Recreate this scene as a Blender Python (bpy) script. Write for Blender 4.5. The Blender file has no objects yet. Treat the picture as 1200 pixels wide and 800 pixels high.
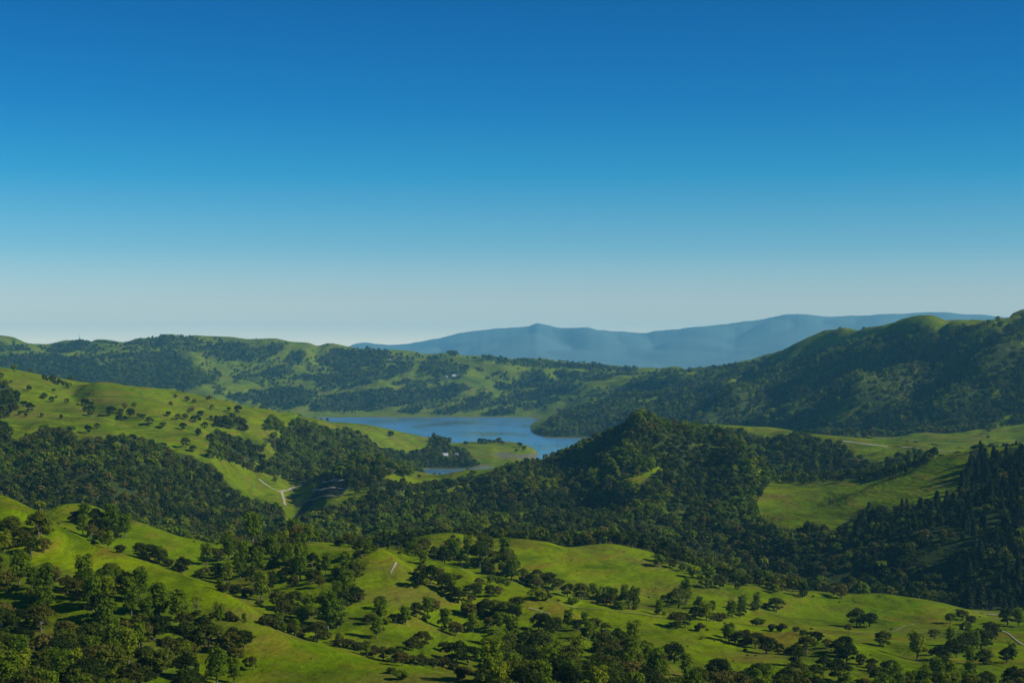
import bpy, math, random
import numpy as np
from mathutils import Vector

SC = bpy.context.scene
COL = SC.collection
rng = np.random.default_rng(11)
random.seed(11)

# ------------------------------------------------------------------ camera, sky, sun
HC = 300.0            # camera height above the lake, metres
F = 1900.0            # focal length in photo pixels (photo 1200 wide)
HZ = 415.0            # photo row of the true horizon
cam_d = bpy.data.cameras.new("camera")
cam = bpy.data.objects.new("camera", cam_d)
COL.objects.link(cam)
cam.location = (0, 0, HC)
cam.rotation_euler = (math.radians(90), 0, 0)
cam_d.sensor_width = 36
cam_d.lens = 36 * F / 1200
cam_d.shift_y = (HZ - 400) / 1200
cam_d.clip_start = 0.5
cam_d.clip_end = 150000
SC.camera = cam

SUN_AZ, SUN_EL = 106.0, 33.0       # degrees clockwise from the view direction, above the horizon
world = bpy.data.worlds.new("World")
SC.world = world
world.use_nodes = True
wn = world.node_tree.nodes
wl = world.node_tree.links
bg = wn["Background"]
sky = wn.new("ShaderNodeTexSky")
sky.sky_type = 'NISHITA'
sky.sun_disc = False
sky.sun_elevation = math.radians(SUN_EL)
sky.sun_rotation = math.radians(SUN_AZ)
sky.altitude = 300
sky.air_density = 1.0
sky.dust_density = 0.3
sky.ozone_density = 4.0
sat = wn.new("ShaderNodeHueSaturation")
sat.inputs['Saturation'].default_value = 1.25
wl.new(sky.outputs[0], sat.inputs['Color'])
# a clean deep-blue spring sky: the gradient towards the zenith is steeper than the plain model gives
geo = wn.new("ShaderNodeTexCoord")
sepw = wn.new("ShaderNodeSeparateXYZ")
wl.new(geo.outputs['Generated'], sepw.inputs[0])
ramp = wn.new("ShaderNodeValToRGB")
wl.new(sepw.outputs['Z'], ramp.inputs[0])
SKY_GAIN = 3.0
SKY_STOPS = [(0.0, (2.5, 2.1, 1.75)), (0.014, (1.5, 1.38, 1.28)), (0.024, (1.2, 1.08, 1.06)), (0.035, (1.0, .95, 0.98)), (0.065, (0.50, 0.78, 0.90)), (0.11, (0.12, 0.64, 0.83)),
             (0.15, (0.04, 0.50, 0.76)), (0.23, (0.0, 0.37, 0.62)), (0.5, (0.01, 0.30, 0.56)), (1.0, (0.01, 0.28, 0.55))]
SKY_STOPS = [(p, tuple(v / SKY_GAIN for v in c)) for p, c in SKY_STOPS]
els = ramp.color_ramp.elements
while len(els) > 1:
    els.remove(els[-1])
els[0].position = SKY_STOPS[0][0]
els[0].color = (*SKY_STOPS[0][1], 1)
for p, c in SKY_STOPS[1:]:
    e = els.new(p)
    e.color = (*c, 1)
mulw = wn.new("ShaderNodeMix")
mulw.data_type = 'RGBA'
mulw.blend_type = 'MULTIPLY'
mulw.inputs[0].default_value = 1.0
wl.new(sat.outputs[0], mulw.inputs[6])
wl.new(ramp.outputs[0], mulw.inputs[7])
gain = wn.new("ShaderNodeVectorMath")
gain.operation = 'SCALE'
gain.inputs['Scale'].default_value = SKY_GAIN
wl.new(mulw.outputs[2], gain.inputs[0])
wl.new(gain.outputs[0], bg.inputs[0])
bg.inputs[1].default_value = 0.12

sun_d = bpy.data.lights.new("sun", 'SUN')
sun_d.energy = 5.0
sun_d.angle = math.radians(0.53)
sun_d.color = (1.0, 0.95, 0.86)
sun = bpy.data.objects.new("sun", sun_d)
COL.objects.link(sun)
a, e_ = math.radians(SUN_AZ), math.radians(SUN_EL)
to_sun = Vector((math.sin(a) * math.cos(e_), math.cos(a) * math.cos(e_), math.sin(e_)))
sun.rotation_euler = to_sun.to_track_quat('Z', 'Y').to_euler()
sun.location = to_sun * 2000

SC.view_settings.view_transform = 'Standard'
SC.view_settings.look = 'None'
SC.view_settings.gamma = 1.0
SC.view_settings.exposure = 0.0
SC.cycles.max_bounces = 5
SC.cycles.diffuse_bounces = 2
SC.cycles.transmission_bounces = 3
SC.cycles.volume_bounces = 2
SC.cycles.use_denoising = True
SC.cycles.sample_clamp_indirect = 4

# ------------------------------------------------------------------ helpers
def mesh_obj(name, verts, faces, mat=None, parent=None, smooth=False, link=True):
    me = bpy.data.meshes.new(name)
    verts = np.asarray(verts, dtype=np.float32)
    if isinstance(faces, np.ndarray):
        n, k = faces.shape
        me.vertices.add(len(verts))
        me.vertices.foreach_set('co', verts.ravel())
        me.loops.add(n * k)
        me.loops.foreach_set('vertex_index', faces.astype(np.int32).ravel())
        me.polygons.add(n)
        me.polygons.foreach_set('loop_start', np.arange(n, dtype=np.int32) * k)
        me.update(calc_edges=True)
    else:
        me.from_pydata([tuple(v) for v in verts], [], faces)
    me.polygons.foreach_set('use_smooth', np.full(len(me.polygons), smooth))
    if mat:
        me.materials.append(mat)
    me.update()
    o = bpy.data.objects.new(name, me)
    if link:
        COL.objects.link(o)
    if parent:
        o.parent = parent
    return o

def tag(o, label=None, cat=None, group=None, kind=None):
    if label: o['label'] = label
    if cat: o['category'] = cat
    if group: o['group'] = group
    if kind: o['kind'] = kind
    return o

def pchip(x, y, xq):
    x = np.asarray(x, float); y = np.asarray(y, float)
    h = np.diff(x); d = np.diff(y) / h
    n = len(x)
    m = np.zeros(n)
    if n > 2:
        w1 = 2 * h[1:] + h[:-1]; w2 = h[1:] + 2 * h[:-1]
        ok = d[:-1] * d[1:] > 0
        dd0 = np.where(ok, d[:-1], 1); dd1 = np.where(ok, d[1:], 1)
        m[1:-1] = np.where(ok, (w1 + w2) / (w1 / dd0 + w2 / dd1), 0)
    m[0] = d[0] * .5; m[-1] = d[-1] * .5
    xq = np.clip(xq, x[0], x[-1])
    i = np.clip(np.searchsorted(x, xq) - 1, 0, n - 2)
    t = (xq - x[i]) / h[i]
    return ((1 + 2 * t) * (1 - t) ** 2 * y[i] + t * (1 - t) ** 2 * h[i] * m[i]
            + t * t * (3 - 2 * t) * y[i + 1] + t * t * (t - 1) * h[i] * m[i + 1])

_perm = rng.permutation(512)
_perm = np.concatenate([_perm, _perm, _perm])
_ang = rng.random(512) * 2 * math.pi
_gx, _gy = np.cos(_ang), np.sin(_ang)
def perlin(x, y):
    xi = np.floor(x).astype(int); yi = np.floor(y).astype(int)
    fx = x - xi; fy = y - yi
    u = fx * fx * fx * (fx * (fx * 6 - 15) + 10); v = fy * fy * fy * (fy * (fy * 6 - 15) + 10)
    def g(ix, iy, dx, dy):
        h = _perm[_perm[ix & 511] + (iy & 511)]
        return _gx[h] * dx + _gy[h] * dy
    a0 = g(xi, yi, fx, fy); b0 = g(xi + 1, yi, fx - 1, fy)
    c0 = g(xi, yi + 1, fx, fy - 1); d0 = g(xi + 1, yi + 1, fx - 1, fy - 1)
    return 1.5 * ((a0 * (1 - u) + b0 * u) * (1 - v) + (c0 * (1 - u) + d0 * u) * v)
def fbm(x, y, wl_, oct_=4, seed=0.0):
    s = 0; amp = 1; x = x / wl_ + seed * 17.3; y = y / wl_ + seed * 9.1
    for k in range(oct_):
        s = s + amp * perlin(x + k * 31.7, y - k * 12.3); x = x * 2.03; y = y * 2.03; amp *= .5
    return s
def sstep(a_, b_, x):
    t = np.clip((x - a_) / (b_ - a_), 0, 1)
    return t * t * (3 - 2 * t)

# ------------------------------------------------------------------ terrain profile lines
# each knot: (bearing column, depth in metres, v) with v = sight row of that height, or 'zNN' for a height above the lake
LN = []
LN.append([(0, 5, 'z297'), (1200, 5, 'z297')])
LN.append([(0, 20, 'z292.5'), (1200, 20, 'z292.5')])
LN.append([(0, 110, 'z270'), (1200, 110, 'z270')])
LN.append([(0, 300, 'z228'), (1200, 300, 'z226')])
LN.append([(0, 520, 832), (300, 540, 835), (600, 560, 850), (900, 640, 850), (1200, 720, 850)])
LN.append([(0, 680, 760), (150, 660, 775), (230, 640, 802), (300, 620, 815), (560, 610, 818), (700, 670, 812), (900, 800, 812), (1200, 860, 812)])
LN.append([(-250, 1250, 545), (-120, 1120, 560), (0, 1000, 579), (55, 960, 606), (91, 930, 627), (154, 880, 649), (214, 840, 671), (275, 800, 699), (310, 780, 721),
           (340, 760, 741), (391, 735, 759), (437, 715, 772), (490, 700, 782), (558, 690, 793), (620, 700, 800), (700, 760, 790), (800, 860, 776), (900, 920, 776), (1200, 960, 782)])
LN.append([(-200, 1380, 578), (0, 1100, 600), (150, 1000, 664), (275, 900, 709), (340, 840, 744), (391, 815, 762), (440, 800, 778), (500, 790, 788), (560, 790, 797), (640, 800, 785), (700, 850, 772),
           (800, 930, 762), (900, 1000, 763), (1200, 1050, 768)])
LN.append([(0, 1200, 597), (150, 1130, 640), (275, 1030, 690), (340, 980, 705), (440, 960, 715), (560, 940, 745), (640, 930, 745), (700, 970, 738),
           (800, 1030, 742), (900, 1080, 748), (1200, 1130, 755)])
LN.append([(-250, 1450, 610), (0, 1350, 600), (50, 1300, 600), (75, 1300, 591), (92, 1300, 590), (150, 1270, 607), (220, 1240, 631), (253, 1230, 637), (300, 1230, 634), (330, 1230, 632), (380, 1230, 633),
           (432, 1220, 638), (465, 1200, 647), (492, 1180, 654), (517, 1160, 662), (547, 1130, 671), (570, 1110, 682), (600, 1100, 688), (636, 1090, 694), (669, 1090, 701),
           (710, 1100, 709), (765, 1120, 718), (830, 1140, 725), (900, 1170, 731), (1000, 1200, 738), (1200, 1230, 741)])
LN.append([(-250, 1550, 640), (0, 1500, 622), (92, 1450, 615), (250, 1400, 652), (330, 1400, 647), (432, 1380, 652), (500, 1330, 664), (547, 1290, 677), (600, 1250, 687), (660, 1240, 698),
           (710, 1250, 704), (765, 1270, 710), (830, 1280, 708), (900, 1300, 716), (1000, 1320, 723), (1200, 1330, 732)])
LN.append([(-250, 1750, 640), (0, 1700, 622), (120, 1700, 625), (250, 1650, 648), (400, 1600, 645), (455, 1560, 640), (485, 1510, 629), (500, 1500, 626), (530, 1500, 624), (560, 1500, 628), (600, 1500, 630),
           (640, 1520, 634), (665, 1530, 640), (710, 1560, 636), (740, 1560, 641), (790, 1540, 655), (830, 1500, 668), (860, 1480, 680), (900, 1480, 686), (960, 1480, 693), (1000, 1500, 697),
           (1060, 1500, 699), (1100, 1480, 705), (1130, 1450, 714), (1160, 1450, 721), (1200, 1450, 724)])
LN.append([(-250, 1950, 610), (0, 1900, 600), (150, 1850, 620), (250, 1850, 640), (330, 1850, 640), (400, 1850, 650), (500, 1800, 642), (600, 1800, 642), (710, 1850, 646), (790, 1800, 668), (900, 1750, 698),
           (1000, 1720, 708), (1100, 1680, 710), (1150, 1640, 704), (1200, 1620, 699), (1400, 1600, 690)])
LN.append([(-250, 2150, 530), (0, 2150, 545), (100, 2150, 552), (200, 2250, 577), (270, 2300, 598), (320, 2300, 611), (345, 2300, 617), (400, 2200, 620), (500, 2200, 612), (600, 2250, 610), (700, 2300, 600),
           (750, 2300, 594), (850, 2200, 612), (900, 2100, 622), (1000, 1950, 622), (1100, 1850, 620), (1200, 1800, 620), (1400, 1750, 600)])
LN.append([(-250, 2500, 480), (0, 2500, 495), (100, 2500, 502), (200, 2600, 517), (250, 2600, 535), (300, 2650, 570), (330, 2650, 582), (348, 2600, 592), (362, 2560, 588), (390, 2500, 575), (420, 2500, 566), (435, 2500, 563),
           (500, 2550, 582), (600, 2600, 578), (700, 2600, 560), (750, 2600, 530), (800, 2600, 545), (850, 2500, 565), (900, 2350, 592), (960, 2250, 596), (1000, 2200, 588), (1100, 2080, 572), (1200, 1960, 565), (1400, 1900, 540)])
LN.append([(-250, 2750, 450), (0, 2750, 465), (100, 2800, 475), (200, 2900, 486), (300, 3000, 530), (345, 2950, 562), (380, 2850, 560), (400, 2820, 552), (420, 2830, 545), (435, 2850, 542), (450, 2850, 544), (470, 2850, 553),
           (490, 2900, 560), (520, 3000, 557), (560, 3050, 551), (600, 3100, 543), (640, 3100, 537), (660, 3050, 535), (690, 3000, 521), (720, 2950, 507), (738, 2920, 497), (750, 2900, 491), (764, 2900, 494), (780, 2900, 500), (800, 2900, 503),
           (830, 2900, 508), (860, 2850, 516), (890, 2750, 545), (910, 2650, 561), (960, 2550, 562), (1002, 2500, 560), (1054, 2450, 550), (1092, 2400, 536), (1140, 2300, 528), (1200, 2200, 522), (1400, 2100, 500)])
LN.append([(-250, 2950, 435), (0, 2900, 446), (100, 3000, 459), (200, 3150, 471), (300, 3250, 498), (350, 3300, 525), (380, 3300, 538), (400, 3350, 545), (435, 3350, 552), (470, 3400, 560), (520, 3500, 563), (600, 3600, 552),
           (640, 3600, 548), (690, 3500, 530), (750, 3300, 512), (800, 3200, 514), (860, 3200, 530), (900, 3000, 572), (960, 2850, 570), (1002, 2780, 567), (1054, 2700, 557), (1092, 2650, 543), (1140, 2600, 534), (1200, 2600, 536), (1400, 2500, 530)])
LN.append([(-250, 3000, 415), (0, 3150, 430), (60, 3250, 441), (100, 3300, 447), (150, 3350, 452), (200, 3450, 456), (250, 3550, 466), (300, 3650, 478), (350, 3780, 487), (380, 3850, 493), (400, 3880, 504), (430, 3900, 522), (460, 3980, 546),
           (490, 4010, 554.5), (520, 3990, 556.8), (560, 4100, 553), (580, 4220, 549.2), (600, 4250, 547), (640, 4200, 543), (700, 4000, 530), (750, 3800, 520), (800, 3500, 506), (830, 3450, 498), (860, 3500, 499), (900, 3500, 500),
           (950, 3450, 507), (1000, 3350, 512), (1060, 3250, 517), (1140, 3050, 525), (1200, 3000, 521), (1400, 2900, 510)])
LN.append([(0, 3500, 445), (150, 3600, 465), (300, 3900, 490), (350, 4000, 497), (400, 4050, 501), (430, 4070, 515), (460, 4090, 544), (480, 4110, 'z6'), (497, 4110, 'z-4'), (520, 4110, 'z-6'), (570, 4190, 'z-5'), (590, 4300, 'z2.5'), (610, 4330, 'z4'),
           (650, 4300, 'z0'), (700, 4200, 'z4'), (800, 3800, 520), (900, 3750, 517), (1000, 3600, 524), (1200, 3300, 535)])
LN.append([(0, 3900, 455), (200, 4100, 475), (350, 4250, 497), (400, 4280, 498), (430, 4290, 508), (460, 4290, 533), (480, 4290, 543), (505, 4280, 'z4'), (540, 4270, 'z4'), (575, 4330, 'z4'), (600, 4400, 'z6'), (618, 4420, 'z2'), (630, 4430, 'z-5'),
           (700, 4400, 'z-5'), (800, 4100, 'z25'), (900, 3900, 522), (1200, 3500, 530)])
LN.append([(0, 4400, 460), (200, 4500, 478), (300, 4600, 493), (380, 4550, 494.6), (400, 4550, 495), (430, 4600, 497.2), (480, 4750, 508), (505, 4850, 513), (530, 4950, 518.5), (560, 5050, 517), (590, 5050, 517), (610, 4980, 519.5),
           (624, 4950, 525), (634, 4930, 'z-4'), (700, 4900, 'z-8'), (750, 4700, 'z4'), (800, 4500, 'z25'), (900, 4200, 523), (1000, 3950, 520), (1200, 3700, 522)])
LN.append([(0, 5200, 'z110'), (200, 5300, 'z90'), (300, 5400, 'z40'), (370, 5350, 'z-2'), (400, 5320, 'z-5'), (640, 5320, 'z-12'), (700, 5250, 'z-8'), (745, 5150, 'z6'), (800, 4950, 'z35'), (900, 4500, 520), (1000, 4250, 512), (1200, 3950, 510)])
LN.append([(0, 6200, 465), (200, 6200, 'z70'), (300, 6200, 'z30'), (370, 6100, 'z-3'), (400, 6000, 'z-10'), (600, 5950, 'z-10'), (630, 5880, 'z-3'), (645, 5850, 'z2'), (700, 5850, 'z3'), (750, 5700, 501), (800, 5500, 498), (900, 5100, 500),
           (1000, 4700, 496), (1100, 4450, 496), (1200, 4250, 492)])
LN.append([(0, 6900, 'z120'), (200, 6900, 'z80'), (300, 6900, 'z40'), (370, 6900, 'z-2'), (400, 6900, 'z-9'), (610, 6800, 'z-8'), (632, 6500, 499), (655, 6350, 490), (700, 6500, 479), (750, 6400, 473), (800, 6100, 468), (900, 5700, 462), (1000, 5200, 447), (1100, 4900, 442), (1200, 4600, 436)])
LN.append([(0, 7500, 459), (200, 7600, 468), (300, 7700, 480), (380, 7710, 'z0.5'), (500, 7730, 'z0.5'), (620, 7720, 'z0.5'), (650, 7600, 486), (700, 7600, 467), (800, 7400, 452), (900, 6600, 438), (1000, 5700, 416), (1100, 5200, 408), (1200, 4900, 401)])
LN.append([(0, 8100, 446), (200, 8100, 456), (300, 8150, 462), (400, 8200, 472), (500, 8200, 475), (600, 8200, 472), (700, 8300, 452), (800, 8100, 442), (900, 7000, 429), (1000, 6050, 401), (1080, 5500, 390), (1200, 5130, 380)])
LN.append([(0, 8800, 425), (100, 8800, 424), (200, 8900, 430), (300, 8900, 442), (400, 9000, 443), (500, 9000, 440), (600, 9050, 442), (700, 8900, 438), (800, 8600, 438), (850, 7950, 428), (900, 7300, 423), (1000, 6300, 395), (1080, 5650, 382), (1200, 5250, 372)])
LN.append([(0, 9500, 406), (60, 9500, 412), (115, 9500, 410), (200, 9600, 408), (300, 9600, 414), (400, 9600, 420), (500, 9500, 424), (600, 9500, 428), (700, 9400, 431), (770, 9100, 434.5), (850, 8200, 427), (900, 7450, 421.5), (1000, 6420, 392), (1080, 5750, 379), (1200, 5320, 370)])
LN.append([(-250, 10400, 392), (-60, 10400, 390), (0, 10400, 394), (10, 10400, 395), (30, 10400, 402), (60, 10400, 403), (80, 10400, 400), (93, 10400, 398), (105, 10400, 401), (115, 10400, 398), (130, 10400, 399), (145, 10400, 401),
           (165, 10400, 396), (180, 10400, 395), (200, 10400, 391), (215, 10400, 394), (230, 10400, 392), (260, 10400, 395), (300, 10300, 399), (325, 10300, 400), (345, 10300, 401), (362, 10200, 402), (372, 10200, 405), (384, 10200, 402.5), (415, 10200, 408),
           (435, 10200, 410), (460, 10100, 410), (480, 10100, 411), (500, 10100, 415), (520, 10000, 413), (560, 10000, 418), (600, 10000, 421), (635, 9900, 420), (660, 9900, 424), (700, 9800, 426), (740, 9600, 430.5), (770, 9400, 433),
           (800, 8900, 433), (830, 8600, 429), (850, 8300, 426), (870, 7900, 423.5), (900, 7550, 420.5), (940, 7100, 411), (965, 6900, 404), (985, 6700, 396), (1000, 6500, 391.5), (1030, 6200, 384), (1060, 5950, 378), (1078, 5850, 377), (1088, 5800, 380), (1096, 5750, 384),
           (1112, 5600, 384), (1130, 5500, 379.5), (1160, 5450, 376), (1180, 5400, 372), (1200, 5400, 367.5), (1260, 5300, 362), (1400, 5200, 370)])
LN.append([(0, 12500, 'z120'), (600, 12300, 'z60'), (900, 9500, 'z60'), (1200, 7500, 'z150')])
LN.append([(0, 15500, 'z-64'), (1200, 15500, 'z-64')])

PXC = np.concatenate([np.arange(-540, -30, 12.0), np.arange(-30, 1230, 2.6), np.arange(1230, 1741, 12.0)])
Ynear = np.exp(np.linspace(math.log(5), math.log(480), 46))[:-1]
Yfar = np.exp(np.linspace(math.log(480), math.log(11200), 690))
Yend = np.exp(np.linspace(math.log(11200), math.log(15500), 12))[1:]
YR = np.concatenate([Ynear, Yfar, Yend])
NC, NR = len(PXC), len(YR)

def line_at(knots, px):
    k = [(p, math.log(Y), (HC - float(v[1:])) / Y if isinstance(v, str) else (v - HZ) / F) for p, Y, v in knots]
    kx = [q[0] for q in k]
    ly = pchip(kx, [q[1] for q in k], px)
    s = pchip(kx, [q[2] for q in k], px)
    return ly, s
LY, LS = zip(*[line_at(k, PXC) for k in LN])
LY = np.array(LY); LS = np.array(LS)
for k in range(1, len(LY)):
    LY[k] = np.maximum(LY[k], LY[k - 1] + 0.012)
S = np.zeros((NR, NC))
lY = np.log(YR)
for c in range(NC):
    S[:, c] = pchip(LY[:, c], LS[:, c], lY)
YY = np.repeat(YR[:, None], NC, 1)
XX = (PXC[None, :] - 600) / F * YY
Z = HC - S * YY

def grid_py(Zg):
    return HZ + F * (HC - Zg) / YY
def bil(G, px, Y):
    """value of a terrain grid at bearing column px, depth Y"""
    ci = np.interp(px, PXC, np.arange(NC)); ri = np.interp(np.log(Y), lY, np.arange(NR))
    c0 = np.clip(np.floor(ci).astype(int), 0, NC - 2); r0 = np.clip(np.floor(ri).astype(int), 0, NR - 2)
    fc = ci - c0; fr = ri - r0
    return (G[r0, c0] * (1 - fr) * (1 - fc) + G[r0, c0 + 1] * (1 - fr) * fc + G[r0 + 1, c0] * fr * (1 - fc) + G[r0 + 1, c0 + 1] * fr * fc)
def hit(px, py, Zg=None, ymin=0):
    """first ground point on the sight line of photo pixel (px, py)"""
    Zg = Z if Zg is None else Zg
    ci = float(np.interp(px, PXC, np.arange(NC))); c0 = min(int(ci), NC - 2); f = ci - c0
    prof = HZ + F * (HC - (Zg[:, c0] * (1 - f) + Zg[:, c0 + 1] * f)) / YR
    ok = np.nonzero((prof <= py) & (YR > max(ymin, 350)))[0]
    if len(ok) == 0:
        return None
    i = ok[0]
    if i == 0: Y = YR[0]
    else:
        t = (prof[i - 1] - py) / max(1e-6, prof[i - 1] - prof[i]); t = min(max(t, 0), 1)
        Y = YR[i - 1] + (YR[i] - YR[i - 1]) * t
    return np.array([(px - 600) / F * Y, Y, float(bil(Zg, np.array([px]), np.array([Y]))[0])])

# spurs (+) and gullies (-): photo-traced polylines on the ground, half width and height in metres
FEAT = [
    ([(600, 636), (660, 654), (720, 669), (790, 682), (850, 700)], 34, 6.0), ([(672, 646), (715, 662), (760, 672), (800, 678)], 24, -5.0),
    ([(432, 645), (447, 664), (475, 686), (506, 702), (547, 728)], 26, 6.5), ([(470, 655), (500, 680), (560, 700)], 18, -3.5),
    ([(895, 737), (947, 750), (970, 762), (993, 778)], 20, 4.5), ([(1030, 757), (1060, 767), (1085, 778)], 11, -3.5),
    ([(1175, 528), (1130, 540), (1080, 557), (1030, 578), (985, 596), (940, 612), (905, 630)], 75, 7.5), ([(985, 585), (1030, 570), (1070, 558)], 16, -1.8),
    ([(78, 447), (100, 468), (120, 483), (160, 492)], 26, -8.0), ([(120, 452), (150, 470), (200, 490), (250, 520)], 60, 9.0),
    ([(190, 464), (235, 485), (262, 505), (280, 530)], 35, -9.0), ([(255, 470), (310, 500), (340, 520)], 45, 7.0), ([(0, 489), (60, 488), (107, 491), (150, 497)], 16, 3.0),
    ([(330, 487), (365, 497), (400, 510)], 30, 4.0), ([(20, 455), (60, 480), (100, 505)], 45, -8.0),
    ([(1100, 420), (1060, 440), (1032, 456), (996, 478), (960, 498)], 110, 38), ([(1060, 408), (1010, 435), (975, 462), (930, 490)], 90, -36),
    ([(1190, 410), (1130, 450), (1090, 490)], 90, 30), ([(1150, 405), (1110, 440), (1060, 480)], 81, -26),
    ([(940, 420), (900, 445), (850, 480), (790, 500)], 110, 30), ([(900, 432), (850, 455), (800, 480)], 80, -24),
    ([(990, 400), (950, 430), (900, 470), (870, 495)], 90, -26),
    ([(775, 510), (765, 530), (760, 550)], 36, -7), ([(805, 520), (815, 545), (830, 580), (800, 620)], 45, -10), ([(650, 540), (680, 570), (690, 610)], 45, -9),
    ([(560, 560), (570, 590), (580, 615)], 45, -9), ([(742, 520), (730, 550), (720, 590)], 60, 6), ([(860, 525), (880, 560), (860, 600)], 50, 8),
    ([(60, 610), (95, 640), (150, 690)], 22, -4), ([(0, 600), (30, 640), (80, 690)], 28, 4), ([(0, 690), (60, 705), (95, 714), (130, 735)], 22, 4.5),
    ([(140, 756), (190, 783), (240, 808)], 12, 3.5),
]
PY0 = grid_py(Z)
add = np.zeros_like(Z)
for pl, w, h in FEAT:
    pts = [hit(*p) for p in pl]
    pts = [p for p in pts if p is not None]
    P = np.array(pts)[:, :2]
    rs = np.nonzero((YR > P[:, 1].min() - 3 * w) & (YR < P[:, 1].max() + 3 * w))[0]
    if len(rs) == 0: continue
    r0, r1 = rs[0], rs[-1] + 1
    if w >= 80: h *= 1.35; w *= .62
    elif w >= 26: h *= 1.35
    X_, Y_ = XX[r0:r1], YY[r0:r1]
    best = np.full(X_.shape, 1e9); tt = np.zeros(X_.shape)
    L = len(P) - 1
    for i in range(L):
        d = P[i + 1] - P[i]; q = max(1e-6, float(d @ d))
        t = np.clip(((X_ - P[i, 0]) * d[0] + (Y_ - P[i, 1]) * d[1]) / q, 0, 1)
        ds = np.hypot(X_ - P[i, 0] - t * d[0], Y_ - P[i, 1] - t * d[1])
        m_ = ds < best
        best = np.where(m_, ds, best); tt = np.where(m_, (i + t) / L, tt)
    fade = np.clip(np.minimum(tt, 1 - tt) * 4 + .15, 0, 1)
    add[r0:r1] += h * np.exp(-(best / w) ** 2) * fade
Z = Z + add
# natural relief: rounded spurs with sharp gullies between them, fading out at the waterline
def billow(x, y, w_, seed):
    return np.abs(perlin(x / w_ + seed * 7.7, y / w_ - seed * 3.1)) * 2 - .55
k1 = sstep(500, 2600, YY) * (1 - .0 * YY)
shore = sstep(3, 45, Z)
far_ = sstep(6800, 8600, YY)
mid_ = sstep(1700, 2300, YY)
wx = XX + 60 * perlin(XX / 300, YY / 300); wy = YY + 60 * perlin(XX / 300 + 50, YY / 300)
rel = (1.2 + 5.5 * k1) * billow(wx, wy * .6, 230, 1) + (.5 + 2.6 * mid_) * billow(wx, wy * .7, 95, 2) + (.35 + .5 * mid_) * perlin(XX / 28, YY / 28)
ca, sa = math.cos(0.5), math.sin(0.5)
rx = wx * ca + wy * sa; ry = -wx * sa + wy * ca
rel = rel * (1 - .6 * far_) + far_ * (46 * billow(rx * .9, ry * .35, 420, 3) + 20 * billow(rx, ry * .5, 170, 4))
qh = sstep(4000, 4800, YY) * (1 - sstep(7600, 8800, YY)) * sstep(640, 800, np.repeat(PXC[None, :], NR, 0))
rel = rel + qh * (60 * billow(rx * 1.0, ry * .42, 420, 8) + 18 * billow(wx, wy * .6, 150, 9))
lh = mid_ * (1 - sstep(3600, 4600, YY))
rel = rel + lh * (12 * billow(rx, ry * .5, 260, 12) + 4.5 * billow(-rx + wy * .3, ry * .6, 85, 13))
rel = rel + (1 - mid_) * sstep(600, 900, YY) * (4.2 * billow(rx, ry * .5, 150, 14) + 1.5 * billow(wx, wy * .5, 50, 15))
crest_d = np.minimum(np.abs(lY[:, None] - LY[-3][None, :]), 1.0)
rel = rel * (1 - .85 * np.exp(-(crest_d / .035) ** 2))
for k_, st in ((6, .6), (9, .6), (11, .75), (15, .85), (17, .85), (20, .8)):
    rel = rel * (1 - st * np.exp(-(np.minimum(np.abs(lY[:, None] - LY[k_][None, :]), 1.0) / .022) ** 2))
pk_ = sstep(860, 900, PXC)[None, :] * sstep(1950, 2050, YY) * (1 - sstep(2850, 3000, YY))
rel = rel * (1 - .72 * pk_)
CV = (add + rel) / np.where(YY > 7500, 40.0, np.where(YY > 4000, 26.0, np.where(YY > 1500, 8.0, 5.0)))       # + on spurs, - in gullies
CV = np.clip(CV, -1.5, 1.5)
Z = Z + rel * shore
PY = grid_py(Z)
RUN = np.minimum.accumulate(np.where(YY > 350, PY, 1e9), axis=0)       # silhouette so far, for visibility
VIS = (PY <= RUN + 0.4)
SKYL = RUN[-1]

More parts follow.
